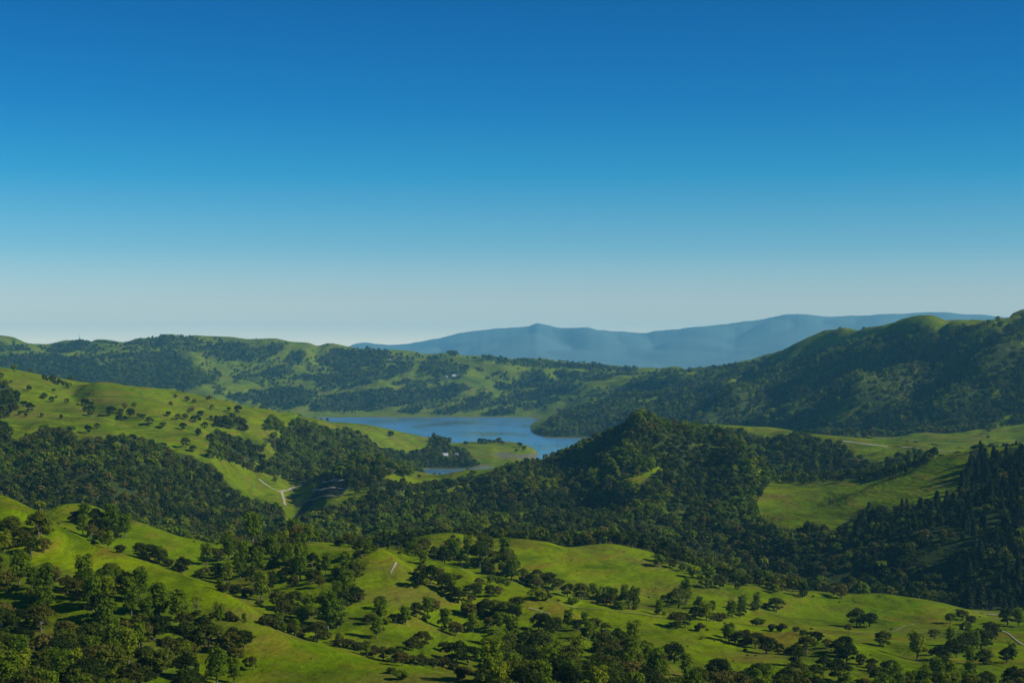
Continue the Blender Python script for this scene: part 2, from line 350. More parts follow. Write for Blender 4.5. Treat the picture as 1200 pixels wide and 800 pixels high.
# ------------------------------------------------------------------ where woods stand (photo-traced outlines on the ground)
def pip(poly, x, y):
    inside = np.zeros(x.shape, bool)
    n = len(poly)
    for i in range(n):
        x1, y1 = poly[i]; x2, y2 = poly[(i + 1) % n]
        if y1 == y2: continue
        c = ((y1 > y) != (y2 > y)) & (x < (x2 - x1) * (y - y1) / (y2 - y1) + x1)
        inside ^= c
    return inside
WOOD = [  # (ymin depth, ymax depth, density, polygon); later entries overwrite
    # far hills behind the lake
    (6900, 12000, .95, [(-40, 414), (60, 415), (100, 418), (125, 416), (150, 412), (205, 412), (216, 421), (226, 429), (246, 438), (252, 446), (232, 453), (180, 456), (-40, 436)]),
    (6900, 12000, .5, [(110, 420), (150, 417), (175, 424), (150, 430), (115, 428)]),
    (6900, 12000, .8, [(-40, 404), (28, 405), (28, 410), (-40, 410)]), (6900, 12000, .8, [(64, 404), (78, 402), (88, 405), (88, 411), (66, 411)]), (6900, 12000, .9, [(84, 400), (94, 398), (104, 401), (104, 406), (86, 406)]),
    (6900, 12000, .45, [(160, 398), (200, 392), (235, 396), (232, 410), (170, 410)]), (6900, 12000, .85, [(220, 408), (240, 404), (258, 403), (275, 399), (300, 408), (318, 401), (338, 401), (330, 411), (305, 421), (262, 422), (240, 413)]),
    (6900, 12000, .9, [(333, 420), (343, 412), (358, 410), (360, 419), (350, 425), (336, 424)]), (6900, 12000, .95, [(376, 424), (384, 410), (395, 408), (420, 409), (440, 409), (456, 411), (456, 419), (445, 424), (420, 430), (395, 431), (378, 428)]),
    (6900, 12000, .95, [(302, 437), (315, 433), (326, 427), (342, 429), (342, 436), (325, 441), (306, 440)]), (6900, 12000, .9, [(250, 453), (256, 452), (262, 455), (260, 461), (251, 461)]),
    (6900, 12000, .8, [(272, 448), (280, 436), (285, 436), (284, 442), (276, 450)]), (6900, 12000, .5, [(240, 440), (255, 434), (260, 442), (245, 452)]),
    (6900, 12000, .95, [(262, 464), (300, 457), (335, 451), (360, 455), (372, 460), (366, 470), (345, 478), (320, 476), (285, 470)]),
    (6900, 12000, .85, [(340, 442), (360, 439), (380, 436), (410, 434), (440, 430), (470, 427), (487, 426), (484, 434), (465, 440), (440, 447), (415, 453), (385, 458), (365, 456), (372, 446)]),
    (6900, 12000, .95, [(365, 470), (395, 463), (430, 456), (470, 455), (500, 454), (525, 449), (545, 449), (552, 455), (535, 462), (500, 469), (460, 475), (430, 480), (405, 481), (365, 480)]),
    (6900, 12000, .95, [(489, 431), (492, 426), (510, 424), (530, 425), (545, 427), (552, 434), (540, 440), (520, 441), (505, 437)]), (6900, 12000, .8, [(460, 449), (475, 443), (500, 446), (515, 440), (548, 441), (522, 448), (490, 453)]),
    (6900, 12000, .95, [(544, 473), (544, 464), (560, 465), (575, 460), (578, 464), (562, 472)]), (6900, 12000, .9, [(465, 480), (480, 476), (495, 478), (490, 483), (470, 483)]),
    (6900, 12000, .75, [(500, 484), (530, 476), (560, 472), (590, 468), (602, 466), (602, 472), (560, 479), (520, 485)]), (6900, 12000, .85, [(560, 486), (575, 480), (602, 479), (602, 485), (570, 487)]),
    (6900, 12000, .9, [(553, 430), (565, 428), (566, 433), (556, 434)]), (6900, 12000, .95, [(527, 410), (534, 410), (534, 416), (527, 416)]), (6900, 12000, .95, [(568, 417), (590, 420), (602, 423), (590, 425), (568, 421)]),
    (6900, 12000, .7, [(577, 437), (590, 435), (602, 439), (580, 441)]), (6900, 12000, .8, [(578, 450), (602, 448), (602, 455), (585, 457)]), (6900, 12000, .5, [(430, 418), (480, 417), (490, 423), (440, 426)]),
    (6900, 12000, .9, [(600, 423), (612, 420), (650, 424), (690, 426), (745, 431), (738, 434), (700, 431), (650, 430), (605, 427)]), (6900, 12000, .95, [(646, 437), (655, 433), (680, 435), (700, 436), (722, 440), (716, 444), (680, 444), (658, 442)]),
    (6900, 12000, .9, [(600, 453), (612, 445), (640, 440), (656, 446), (650, 453)]), (6900, 12000, .95, [(598, 466), (610, 460), (632, 454), (656, 450), (680, 449), (692, 452), (660, 459), (625, 468), (598, 471)]),
    (6900, 12000, .85, [(615, 478), (640, 470), (657, 467), (640, 474), (618, 480)]), (6900, 12000, .8, [(608, 438), (618, 434), (620, 441), (608, 443)]), (6900, 12000, .8, [(625, 434), (635, 432), (635, 440), (626, 440)]),
    # wooded spur and the big hill right of the lake
    (4200, 12000, .9, [(630, 514), (628, 505), (645, 492), (665, 482), (690, 474), (715, 464), (735, 452), (745, 443), (770, 436), (800, 434), (840, 430), (870, 425), (905, 424), (940, 415), (985, 402), (1010, 396), (1040, 388), (1064, 385), (1076, 379), (1090, 382), (1100, 388), (1125, 382),
                        (1150, 379), (1170, 376), (1200, 371), (1240, 366), (1500, 360), (1500, 560), (640, 560)]),
    (5000, 12000, .15, [(708, 476), (730, 470), (760, 464), (790, 458), (770, 468), (735, 478), (712, 481)]), (5000, 12000, .2, [(745, 441), (790, 437), (830, 434), (800, 440), (760, 446)]), (5000, 12000, .25, [(830, 448), (870, 440), (905, 436), (900, 444), (850, 452)]),
    (4500, 12000, .2, [(1120, 394), (1150, 383), (1180, 374), (1205, 368), (1205, 374), (1165, 384), (1135, 396)]), (3500, 12000, .1, [(1160, 464), (1174, 446), (1180, 450), (1174, 467)]), (3500, 12000, .1, [(1164, 492), (1186, 484), (1182, 498), (1158, 512), (1152, 505)]),
    (3500, 12000, .3, [(965, 485), (1000, 476), (1010, 480), (985, 492), (965, 492)]), (4000, 12000, .3, [(1065, 488), (1090, 482), (1090, 487), (1070, 492)]), (4000, 12000, .35, [(940, 445), (980, 425), (975, 436), (945, 455)]),
    # left ridge
    (1400, 5300, .97, [(-60, 500), (7, 496), (12, 514), (25, 518), (45, 504), (55, 500), (72, 500), (86, 505), (92, 516), (105, 512), (118, 516), (130, 510), (150, 514), (165, 512), (178, 514), (190, 525), (215, 530), (235, 540), (250, 545), (262, 560), (270, 572), (292, 587), (330, 597), (338, 622), (330, 660), (200, 670), (-60, 700)]),
    (1400, 5300, .98, [(-60, 446), (2, 449), (15, 453), (20, 465), (25, 471), (15, 481), (4, 488), (-60, 490)]),
    (1800, 5300, .75, [(247, 489), (265, 487), (285, 490), (287, 502), (270, 500), (252, 496)]), (1800, 5300, .85, [(246, 512), (254, 506), (280, 513), (300, 524), (306, 538), (296, 548), (270, 540), (246, 534)]), (1800, 5300, .6, [(284, 516), (298, 512), (312, 524), (300, 530)]),
    (1800, 5300, .9, [(333, 502), (340, 492), (358, 490), (366, 498), (385, 501), (405, 504), (428, 510), (434, 518), (448, 526), (470, 528), (482, 536), (482, 556), (435, 556), (380, 558), (350, 562), (328, 556), (300, 549), (308, 538), (324, 532), (316, 522), (328, 512)]),
    (1800, 5300, .95, [(308, 501), (309, 494), (318, 490), (330, 491), (331, 501), (318, 504)]), (1800, 5300, .8, [(308, 520), (310, 511), (320, 508), (327, 514), (322, 521)]),
    (3600, 5300, .97, [(474, 548), (472, 532), (488, 527), (500, 524), (506, 512), (512, 510), (525, 511), (528, 522), (540, 524), (550, 532), (559, 540), (561, 549), (505, 553), (480, 552)]),
    (3600, 5300, .0, [(492, 553), (498, 548), (512, 550), (520, 553), (500, 556)]),
    # middle wooded ridge and knoll
    (1560, 3500, .95, [(334, 660), (340, 612), (362, 600), (400, 590), (425, 583), (440, 568), (452, 560), (470, 567), (500, 565), (530, 562), (560, 556), (600, 544), (640, 536), (662, 527), (690, 510), (720, 496), (750, 484), (775, 489), (800, 492), (822, 500), (850, 498), (868, 502), (885, 508), (902, 512),
                        (915, 508), (935, 504), (948, 507), (955, 515), (990, 520), (1002, 532), (1020, 541), (1040, 541), (1050, 534), (1072, 527), (1095, 530), (1085, 540), (1052, 552), (1000, 560), (960, 561), (905, 562), (888, 580), (886, 600), (902, 614), (930, 622), (955, 612), (975, 622), (1000, 603), (1020, 590), (1045, 597), (1062, 590),
                        (1090, 586), (1105, 590), (1122, 570), (1131, 548), (1136, 530), (1150, 521), (1162, 535), (1180, 524), (1500, 500), (1500, 760), (334, 760)]),
    (1560, 3500, .95, [(406, 566), (404, 546), (413, 540), (424, 543), (440, 552), (452, 562), (436, 572), (420, 570)]),
    (2000, 3500, .0, [(728, 564), (738, 556), (760, 549), (776, 543), (779, 549), (764, 556), (748, 568)]), (2000, 3500, .1, [(660, 542), (668, 552), (666, 566), (660, 574), (657, 560)]), (2000, 3500, .25, [(470, 575), (500, 572), (530, 568), (560, 566), (545, 575), (500, 584), (475, 590)]),
    (2000, 3500, .2, [(880, 556), (890, 545), (900, 548), (890, 562)]), (2000, 3500, .3, [(570, 560), (600, 556), (612, 562), (590, 572)]), (1600, 3500, .3, [(600, 596), (618, 590), (622, 600), (610, 612), (600, 610)]), (1600, 3500, .3, [(776, 595), (788, 595), (786, 603), (776, 603)]),
    (1900, 3500, .0, [(868, 470), (905, 500), (950, 504), (905, 511), (884, 509), (862, 502), (840, 499)]),
    (1300, 1760, .9, [(760, 652), (775, 646), (800, 655), (815, 668), (850, 668), (880, 672), (930, 680), (960, 690), (940, 692), (900, 686), (850, 682), (822, 681), (818, 672), (790, 660)]),
    # foreground: wood in the lower left corner, and the belt along the bottom
    (300, 1060, .93, [(-60, 630), (8, 644), (30, 657), (60, 662), (90, 668), (130, 668), (165, 680), (195, 690), (218, 700), (232, 712), (226, 720), (228, 740), (232, 770), (228, 806), (205, 800), (168, 776), (158, 768), (150, 830), (-60, 850)]),
    (300, 1060, .0, [(51, 712), (54, 703), (70, 703), (94, 712), (98, 728), (88, 736), (80, 726), (60, 728)]), (300, 1060, .0, [(-5, 684), (8, 686), (6, 708), (-5, 712)]),
    (300, 1000, .84, [(592, 748), (615, 742), (640, 748), (655, 752), (655, 778), (682, 778), (700, 758), (690, 747), (720, 745), (760, 754), (790, 760), (800, 772), (830, 780), (850, 782), (880, 782), (895, 790), (922, 786), (915, 772), (935, 760), (960, 766), (985, 780), (1010, 784), (1025, 790), (1058, 782),
                      (1075, 798), (1100, 786), (1140, 776), (1165, 780), (1200, 774), (1300, 760), (1300, 870), (560, 870), (568, 800)]),
    (300, 1000, .0, [(655, 752), (672, 748), (698, 756), (696, 770), (684, 778), (664, 764)]),
]
def wood_density(px, py, Y):
    d = np.zeros(px.shape)
    X_ = (px - 600) / F * Y
    px = px + np.where(Y > 6500, 6.5, 3.2) * perlin(X_ / 38, Y / 60) + 2.2 * perlin(X_ / 14 + 9, Y / 25)
    py = py + np.where(Y > 6500, 2.0, 2.0) * perlin(X_ / 45 + 33, Y / 90)
    for y0, y1, dn, poly in WOOD:
        ply = np.array(poly, float)
        m_ = (Y >= y0) & (Y <= y1) & (px > ply[:, 0].min()) & (px < ply[:, 0].max()) & (py > ply[:, 1].min()) & (py < ply[:, 1].max())
        if m_.any():
            idx = np.nonzero(m_)
            ins = pip(poly, px[idx], py[idx])
            sub = d[idx]; sub[ins] = dn; d[idx] = sub
    return d
def natural_density(X, Y):
    n = fbm(X, Y * .7, 420, 3, 5)
    return np.where((np.abs(n) < .12) | (n > .35), .85, .04)

# ------------------------------------------------------------------ materials
def new_mat(name):
    m = bpy.data.materials.new(name)
    m.use_nodes = True
    return m, m.node_tree.nodes, m.node_tree.links, m.node_tree.nodes['Principled BSDF']
def mixc(N, L, fac, a, b, mode='MIX'):
    x = N.new('ShaderNodeMix'); x.data_type = 'RGBA'; x.blend_type = mode
    for sock, v in ((0, fac), (6, a), (7, b)):
        if hasattr(v, 'is_output'): L.new(v, x.inputs[sock])
        elif sock == 0: x.inputs[0].default_value = v
        else: x.inputs[sock].default_value = (*v, 1)
    return x.outputs[2]
def noise(N, L, vec, scale, detail=4, rough=.55):
    n = N.new('ShaderNodeTexNoise'); n.inputs['Scale'].default_value = scale
    n.inputs['Detail'].default_value = detail; n.inputs['Roughness'].default_value = rough
    L.new(vec, n.inputs['Vector']); return n.outputs['Fac']
def remap(N, L, v, a, b):
    m = N.new('ShaderNodeMapRange'); L.new(v, m.inputs[0])
    m.inputs[1].default_value = a; m.inputs[2].default_value = b
    return m.outputs[0]

def ground_material():
    m, N, L, P = new_mat('hillside_grass')
    tc = N.new('ShaderNodeNewGeometry').outputs['Position']
    big = remap(N, L, noise(N, L, tc, .0045, 5), .38, .64)
    med = remap(N, L, noise(N, L, tc, .022, 5, .6), .35, .68)
    fine = remap(N, L, noise(N, L, tc, .16, 4, .65), .3, .7)
    c = mixc(N, L, big, (.108, .186, .001), (.180, .236, .002))
    c = mixc(N, L, med, c, (.112, .150, .002))
    mp = N.new('ShaderNodeMapping'); L.new(tc, mp.inputs[0]); mp.inputs['Scale'].default_value = (.35, .2, 5)
    ct = noise(N, L, mp.outputs[0], .045, 5, .6)
    c = mixc(N, L, remap(N, L, ct, .52, .66), c, (.160, .138, .012))
    c = mixc(N, L, remap(N, L, ct, .46, .34), c, (.075, .120, .002))
    dk = remap(N, L, noise(N, L, tc, .013, 6, .65), .50, .72)
    c = mixc(N, L, dk, c, (.048, .078, .003))
    tan = remap(N, L, noise(N, L, tc, .011, 6, .62), .52, .70)
    tf = N.new('ShaderNodeMath'); tf.operation = 'MULTIPLY'; L.new(tan, tf.inputs[0]); tf.inputs[1].default_value = .6
    c = mixc(N, L, tf.outputs[0], c, (.155, .128, .028))
    c = mixc(N, L, fine, mixc(N, L, 1.0, c, (.78, .80, .75), 'MULTIPLY'), mixc(N, L, 1.0, c, (1.12, 1.1, 1.1), 'MULTIPLY'))
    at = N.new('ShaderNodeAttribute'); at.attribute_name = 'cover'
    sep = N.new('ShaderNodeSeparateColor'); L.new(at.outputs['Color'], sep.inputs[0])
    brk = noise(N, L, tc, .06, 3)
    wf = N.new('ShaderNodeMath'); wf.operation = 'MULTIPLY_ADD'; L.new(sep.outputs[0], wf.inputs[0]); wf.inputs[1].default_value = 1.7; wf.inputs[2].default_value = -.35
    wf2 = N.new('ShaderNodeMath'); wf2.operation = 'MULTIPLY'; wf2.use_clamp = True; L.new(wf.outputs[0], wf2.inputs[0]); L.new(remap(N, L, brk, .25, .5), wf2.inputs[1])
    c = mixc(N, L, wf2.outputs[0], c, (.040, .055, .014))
    c = mixc(N, L, sep.outputs[1], c, (.125, .115, .088))
    c = mixc(N, L, sep.outputs[2], c, (.018, .022, .020))  # cut rock painted near black: the shadow on its face is put into the colour
    L.new(c, P.inputs['Base Color'])
    P.inputs['Roughness'].default_value = .9
    P.inputs['Specular IOR Level'].default_value = .0
    b = N.new('ShaderNodeBump'); b.inputs['Strength'].default_value = .8; b.inputs['Distance'].default_value = 5
    hs = N.new('ShaderNodeMath'); hs.operation = 'ADD'; L.new(noise(N, L, tc, .05, 6, .62), hs.inputs[0]); L.new(ct, hs.inputs[1])
    L.new(hs.outputs[0], b.inputs['Height']); L.new(b.outputs[0], P.inputs['Normal'])
    return m
M_GROUND = ground_material()

def leaf_material(name, c1, c2, c3):
    m, N, L, P = new_mat(name)
    oi = N.new('ShaderNodeObjectInfo')
    cr = N.new('ShaderNodeValToRGB'); L.new(oi.outputs['Random'], cr.inputs[0])
    cr.color_ramp.elements[0].color = (*c1, 1); cr.color_ramp.elements[1].color = (*c3, 1)
    k = cr.color_ramp.elements.new(.6); k.color = (*c2, 1)
    tc = N.new('ShaderNodeTexCoord').outputs['Object']
    v = remap(N, L, noise(N, L, tc, .55, 3), .3, .7)
    c = mixc(N, L, v, mixc(N, L, 1.0, cr.outputs[0], (.72, .74, .8), 'MULTIPLY'), mixc(N, L, 1.0, cr.outputs[0], (1.3, 1.25, 1.1), 'MULTIPLY'))
    P.inputs['Roughness'].default_value = .7
    P.inputs['Specular IOR Level'].default_value = .04
    L.new(c, P.inputs['Base Color'])
    tr = N.new('ShaderNodeBsdfTranslucent'); L.new(mixc(N, L, 1.0, c, (1.3, 1.5, .6), 'MULTIPLY'), tr.inputs[0])
    ms = N.new('ShaderNodeMixShader'); ms.inputs[0].default_value = .3
    L.new(P.outputs[0], ms.inputs[1]); L.new(tr.outputs[0], ms.inputs[2])
    L.new(ms.outputs[0], N['Material Output'].inputs[0])
    return m
M_DARK = leaf_material('dark_oak_leaves', (.016, .029, .004), (.046, .066, .006), (.104, .122, .010))
M_OLIVE = leaf_material('olive_oak_leaves', (.050, .056, .008), (.092, .094, .010), (.135, .118, .022))
M_GREEN = leaf_material('spring_green_leaves', (.066, .110, .004), (.112, .162, .005), (.180, .210, .006))
M_BROWN = leaf_material('brush_leaves', (.040, .040, .010), (.060, .060, .012), (.062, .084, .012))
M_CONIF = leaf_material('conifer_needles', (.016, .030, .014), (.024, .038, .016), (.034, .048, .018))
mb, N, L, P = new_mat('bark')
tcb = N.new('ShaderNodeTexCoord').outputs['Object']
L.new(mixc(N, L, noise(N, L, tcb, 3, 4), (.06, .048, .036), (.16, .135, .11)), P.inputs['Base Color'])
P.inputs['Roughness'].default_value = .9
M_BARK = mb

# ------------------------------------------------------------------ the ground sheet
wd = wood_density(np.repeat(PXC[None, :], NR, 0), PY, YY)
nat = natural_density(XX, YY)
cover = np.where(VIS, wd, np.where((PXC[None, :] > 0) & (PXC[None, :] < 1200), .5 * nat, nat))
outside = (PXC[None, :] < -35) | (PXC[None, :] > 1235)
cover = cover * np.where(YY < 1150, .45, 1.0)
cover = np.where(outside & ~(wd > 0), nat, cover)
bare = .8 * (1 - sstep(.4, 2.6, Z)) * ((YY > 3700) & (YY < 8200) & (PXC[None, :] > 330) & (PXC[None, :] < 780))
bare = np.maximum(bare, pip([(578, 531), (590, 529), (612, 533), (632, 529), (637, 533), (616, 539), (600, 536), (590, 537)], np.repeat(PXC[None, :], NR, 0), PY) * VIS * (YY > 3800) * .8)
bare = np.maximum(bare, pip([(550, 550), (560, 543), (575, 545), (580, 550), (565, 553)], np.repeat(PXC[None, :], NR, 0), PY) * VIS * (YY > 3800) * .7)
rock_shade = pip([(338, 612), (352, 596), (380, 563), (392, 556), (405, 553), (410, 562), (408, 572), (398, 582), (372, 584), (358, 600), (350, 612)], np.repeat(PXC[None, :], NR, 0), PY) * VIS * ((YY > 2000) & (YY < 3300)) * 1.0  # mask of the terraced cut face that gets the painted shade
verts = np.stack([XX, YY, Z], -1).reshape(-1, 3)
ii = np.arange(NR * NC).reshape(NR, NC)
faces = np.stack([ii[:-1, :-1], ii[:-1, 1:], ii[1:, 1:], ii[1:, :-1]], -1).reshape(-1, 4)
terrain = mesh_obj('ground', verts, faces, M_GROUND, smooth=True)
tag(terrain, 'green grassy rolling hills and valleys around the reservoir', kind='structure')
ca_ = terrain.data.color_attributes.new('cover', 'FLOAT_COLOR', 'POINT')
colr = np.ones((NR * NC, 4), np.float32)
colr[:, 0] = cover.ravel(); colr[:, 1] = bare.ravel(); colr[:, 2] = rock_shade.ravel()
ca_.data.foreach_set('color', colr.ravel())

# wide plain under and beyond the hills, out to the horizon
pm, N, L, P = new_mat('far_plain')
P.inputs['Base Color'].default_value = (.09, .12, .03, 1); P.inputs['Roughness'].default_value = 1
tcn = N.new('ShaderNodeNewGeometry').outputs['Position']
L.new(mixc(N, L, noise(N, L, tcn, .0007, 6), (.05, .08, .02), (.15, .15, .06)), P.inputs['Base Color'])
ring = [(math.cos(t) * 45000, math.sin(t) * 45000, -60) for t in np.linspace(0, 2 * math.pi, 97)[:-1]]
plain = mesh_obj('far_plain', [(0, 0, -60)] + ring, [(0, i + 1, (i + 1) % 96 + 1) for i in range(96)], pm)
tag(plain, 'flat lowland stretching to the horizon beyond the hills', kind='structure')

# distant blue mountains
mpx = np.concatenate([np.arange(-560, 380, 12.0), np.arange(380, 1230, 2.0), np.arange(1230, 1780, 12.0)])
myr = np.linspace(24000, 40000, 90)
crest = pchip([-560, -200, 100, 300, 400, 440, 480, 520, 545, 560, 600, 618, 630, 645, 660, 690, 700, 740, 770, 800, 860, 900, 930, 960, 985, 1000, 1050, 1075, 1100, 1140, 1170, 1210, 1300, 1780],
              [440, 436, 428, 415, 408, 404, 402, 393.5, 388, 386, 383, 382.5, 379.5, 381.5, 384, 385.5, 387, 388, 387, 385, 377, 373, 370, 371.5, 371, 369, 367, 366, 366, 369, 371.5, 374, 380, 400], mpx)
zc = HC - (crest - HZ) / F * 32000 + 16 * fbm(mpx * 10.0, mpx * 0, 260, 4, 21)
MY = np.repeat(myr[:, None], len(mpx), 1); MXX = (mpx[None, :] - 600) / F * MY
prof = np.where(MY < 32000, sstep(24000, 32600, MY) ** .8, 1 - sstep(31800, 40000, MY))
pk = np.clip(1 - np.abs(MY - 32000) / 8000, 0, 1) ** 1.15
MZ = -70 + (zc[None, :] + 70) * pk + pk * (190 * (billow(MXX, MY * .5, 2600, 5)) + 110 * billow(MXX, MY * .6, 1100, 6)) * (1 - np.exp(-((MY - 32000) / 900) ** 2) * .8)
mi = np.arange(MZ.size).reshape(MZ.shape)
mf = np.stack([mi[:-1, :-1], mi[:-1, 1:], mi[1:, 1:], mi[1:, :-1]], -1).reshape(-1, 4)
mm, N, L, P = new_mat('mountain_forest_haze_tint')
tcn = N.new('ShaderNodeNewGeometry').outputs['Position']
L.new(mixc(N, L, noise(N, L, tcn, .0012, 6), (.060, .115, .105), (.110, .165, .140)), P.inputs['Base Color'])  # forest colour made bluer and lighter, with part of the haze painted in
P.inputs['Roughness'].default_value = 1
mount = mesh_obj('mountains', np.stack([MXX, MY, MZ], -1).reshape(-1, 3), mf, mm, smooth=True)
tag(mount, 'long hazy blue mountain range on the horizon', kind='structure')

# ------------------------------------------------------------------ lake
wm, N, L, P = new_mat('lake_water')
P.inputs['Base Color'].default_value = (.10, .24, .345, 1)
P.inputs['Roughness'].default_value = .22
P.inputs['IOR'].default_value = 1.33
tcn = N.new('ShaderNodeNewGeometry').outputs['Position']
mp = N.new('ShaderNodeMapping'); L.new(tcn, mp.inputs[0]); mp.inputs['Scale'].default_value = (1, .35, 1); mp.inputs['Rotation'].default_value = (0, 0, .25)
wv = noise(N, L, mp.outputs[0], .12, 5, .6)
gust = noise(N, L, mp.outputs[0], .004, 4, .6)
L.new(remap(N, L, gust, .1, .9), P.inputs['Roughness'])
rr = N.new('ShaderNodeMapRange'); L.new(gust, rr.inputs[0]); rr.inputs[1].default_value = .35; rr.inputs[2].default_value = .65; rr.inputs[3].default_value = .08; rr.inputs[4].default_value = .30
L.new(rr.outputs[0], P.inputs['Roughness'])
b = N.new('ShaderNodeBump'); b.inputs['Strength'].default_value = .5; b.inputs['Distance'].default_value = .7
L.new(wv, b.inputs['Height']); L.new(b.outputs[0], P.inputs['Normal'])
lv = [((p - 600) / F * Y, Y, 0.0) for Y in (3930, 5000, 6500, 7900) for p in (340, 500, 640, 790)]
lf = [(r * 4 + c, r * 4 + c + 1, r * 4 + c + 5, r * 4 + c + 4) for r in range(3) for c in range(3)]
lake = mesh_obj('water', lv, lf, wm)
tag(lake, 'blue reservoir winding between the green hills', kind='structure')

# ------------------------------------------------------------------ dirt tracks draped on the ground
dm, N, L, P = new_mat('pale_dirt')
tcn = N.new('ShaderNodeNewGeometry').outputs['Position']
L.new(mixc(N, L, noise(N, L, tcn, .3, 4), (.24, .21, .14), (.36, .32, .22)), P.inputs['Base Color']); P.inputs['Roughness'].default_value = .95
dm2, N, L, P = new_mat('grassy_dirt')
tcn = N.new('ShaderNodeNewGeometry').outputs['Position']
L.new(mixc(N, L, noise(N, L, tcn, .2, 4), (.13, .14, .03), (.19, .18, .06)), P.inputs['Base Color']); P.inputs['Roughness'].default_value = .95
def track(pl, w, label, mat=dm, lift=.5):
    pts = [hit(*p) for p in pl]
    pts = [p for p in pts if p is not None]
    out = []
    for i in range(len(pts) - 1):
        n = max(2, int(np.hypot(*(pts[i + 1] - pts[i])[:2]) / 8))
        for t in np.linspace(0, 1, n, endpoint=False):
            out.append(pts[i] + (pts[i + 1] - pts[i]) * t)
    out.append(pts[-1])
    out = np.array(out)
    for _ in range(3):
        out[1:-1] = .25 * out[:-2] + .5 * out[1:-1] + .25 * out[2:]
    tn = np.gradient(out[:, :2], axis=0); tn /= np.linalg.norm(tn, axis=1)[:, None] + 1e-9
    nm = np.stack([-tn[:, 1], tn[:, 0]], 1)
    v = []
    for k in (-.5, -.17, .17, .5):
        q = out[:, :2] + nm * w * k * (1 + .2 * np.sin(np.arange(len(out)) * .9)[:, None])
        z = bil(Z, q[:, 0] / q[:, 1] * F + 600, q[:, 1]) + lift
        v.append(np.column_stack([q, z]))
    v = np.stack(v, 1).reshape(-1, 3)
    f = [(i * 4 + k, i * 4 + k + 1, i * 4 + k + 5, i * 4 + k + 4) for i in range(len(out) - 1) for k in range(3)]
    o = mesh_obj('dirt_track', v, f, mat, smooth=True)
    return tag(o, label, kind='structure')
track([(303, 561), (309, 566), (316, 571), (326, 576.5), (331, 575.5), (339, 574.5)], 4.2, 'pale dirt track on the meadow left of the dark cut slope')
track([(330, 575.5), (331.5, 581), (333, 587), (335, 592)], 4.5, 'pale dirt track running down the meadow to the wood')
track([(339, 574.5), (345, 570.5), (357, 566), (366, 564), (378, 560)], 5.5, 'pale dirt road climbing to the terraced cut slope')
track([(464.5, 659), (462.5, 664), (460, 668), (457.5, 672)], 1.3, 'short pale path on the grassy ridge')
track([(619, 712.5), (626, 714), (633, 716.3), (645, 720)], 1.2, 'pale path crossing the near meadow')
track([(618, 703), (655, 707.5), (682, 711.5), (718, 716), (760, 721), (800, 727)], 1.4, 'faint tan track along the meadow edge', dm2)
track([(996, 742.5), (1026, 741.5), (1054, 737.5), (1079, 731)], 1.5, 'grassy track passing between the meadow oaks', dm2)
track([(1174, 739), (1186, 747.5), (1200, 755), (1230, 768)], 1.1, 'pale path at the right edge of the meadow')
track([(1143, 717.5), (1156, 718.7), (1168, 721)], 4, 'pale road behind the meadow oaks at far right')
track([(1194, 725.5), (1204, 728), (1230, 733)], 4, 'pale road end at the right edge of the view')
track([(982, 517), (1002, 518.5), (1020, 521), (1040, 523.5)], 6.5, 'white road along the grassy crest')
track([(1056, 524), (1082, 526.5), (1100, 528), (1117, 529)], 5, 'grey road continuing along the grassy crest')
track([(548, 528), (560, 530), (574, 532.5), (592, 540)], 5, 'tan track on the lake peninsula', dm2)
track([(348, 590), (372, 583.5), (395, 582), (412, 578)], 5, 'lowest grassy bench of the terraced cut', dm2)
track([(366, 573), (380, 573), (400, 573), (410, 572.5)], 5, 'middle pale bench of the terraced cut')
track([(378, 563.5), (392, 563.5), (408, 563)], 5, 'upper pale bench of the terraced cut')

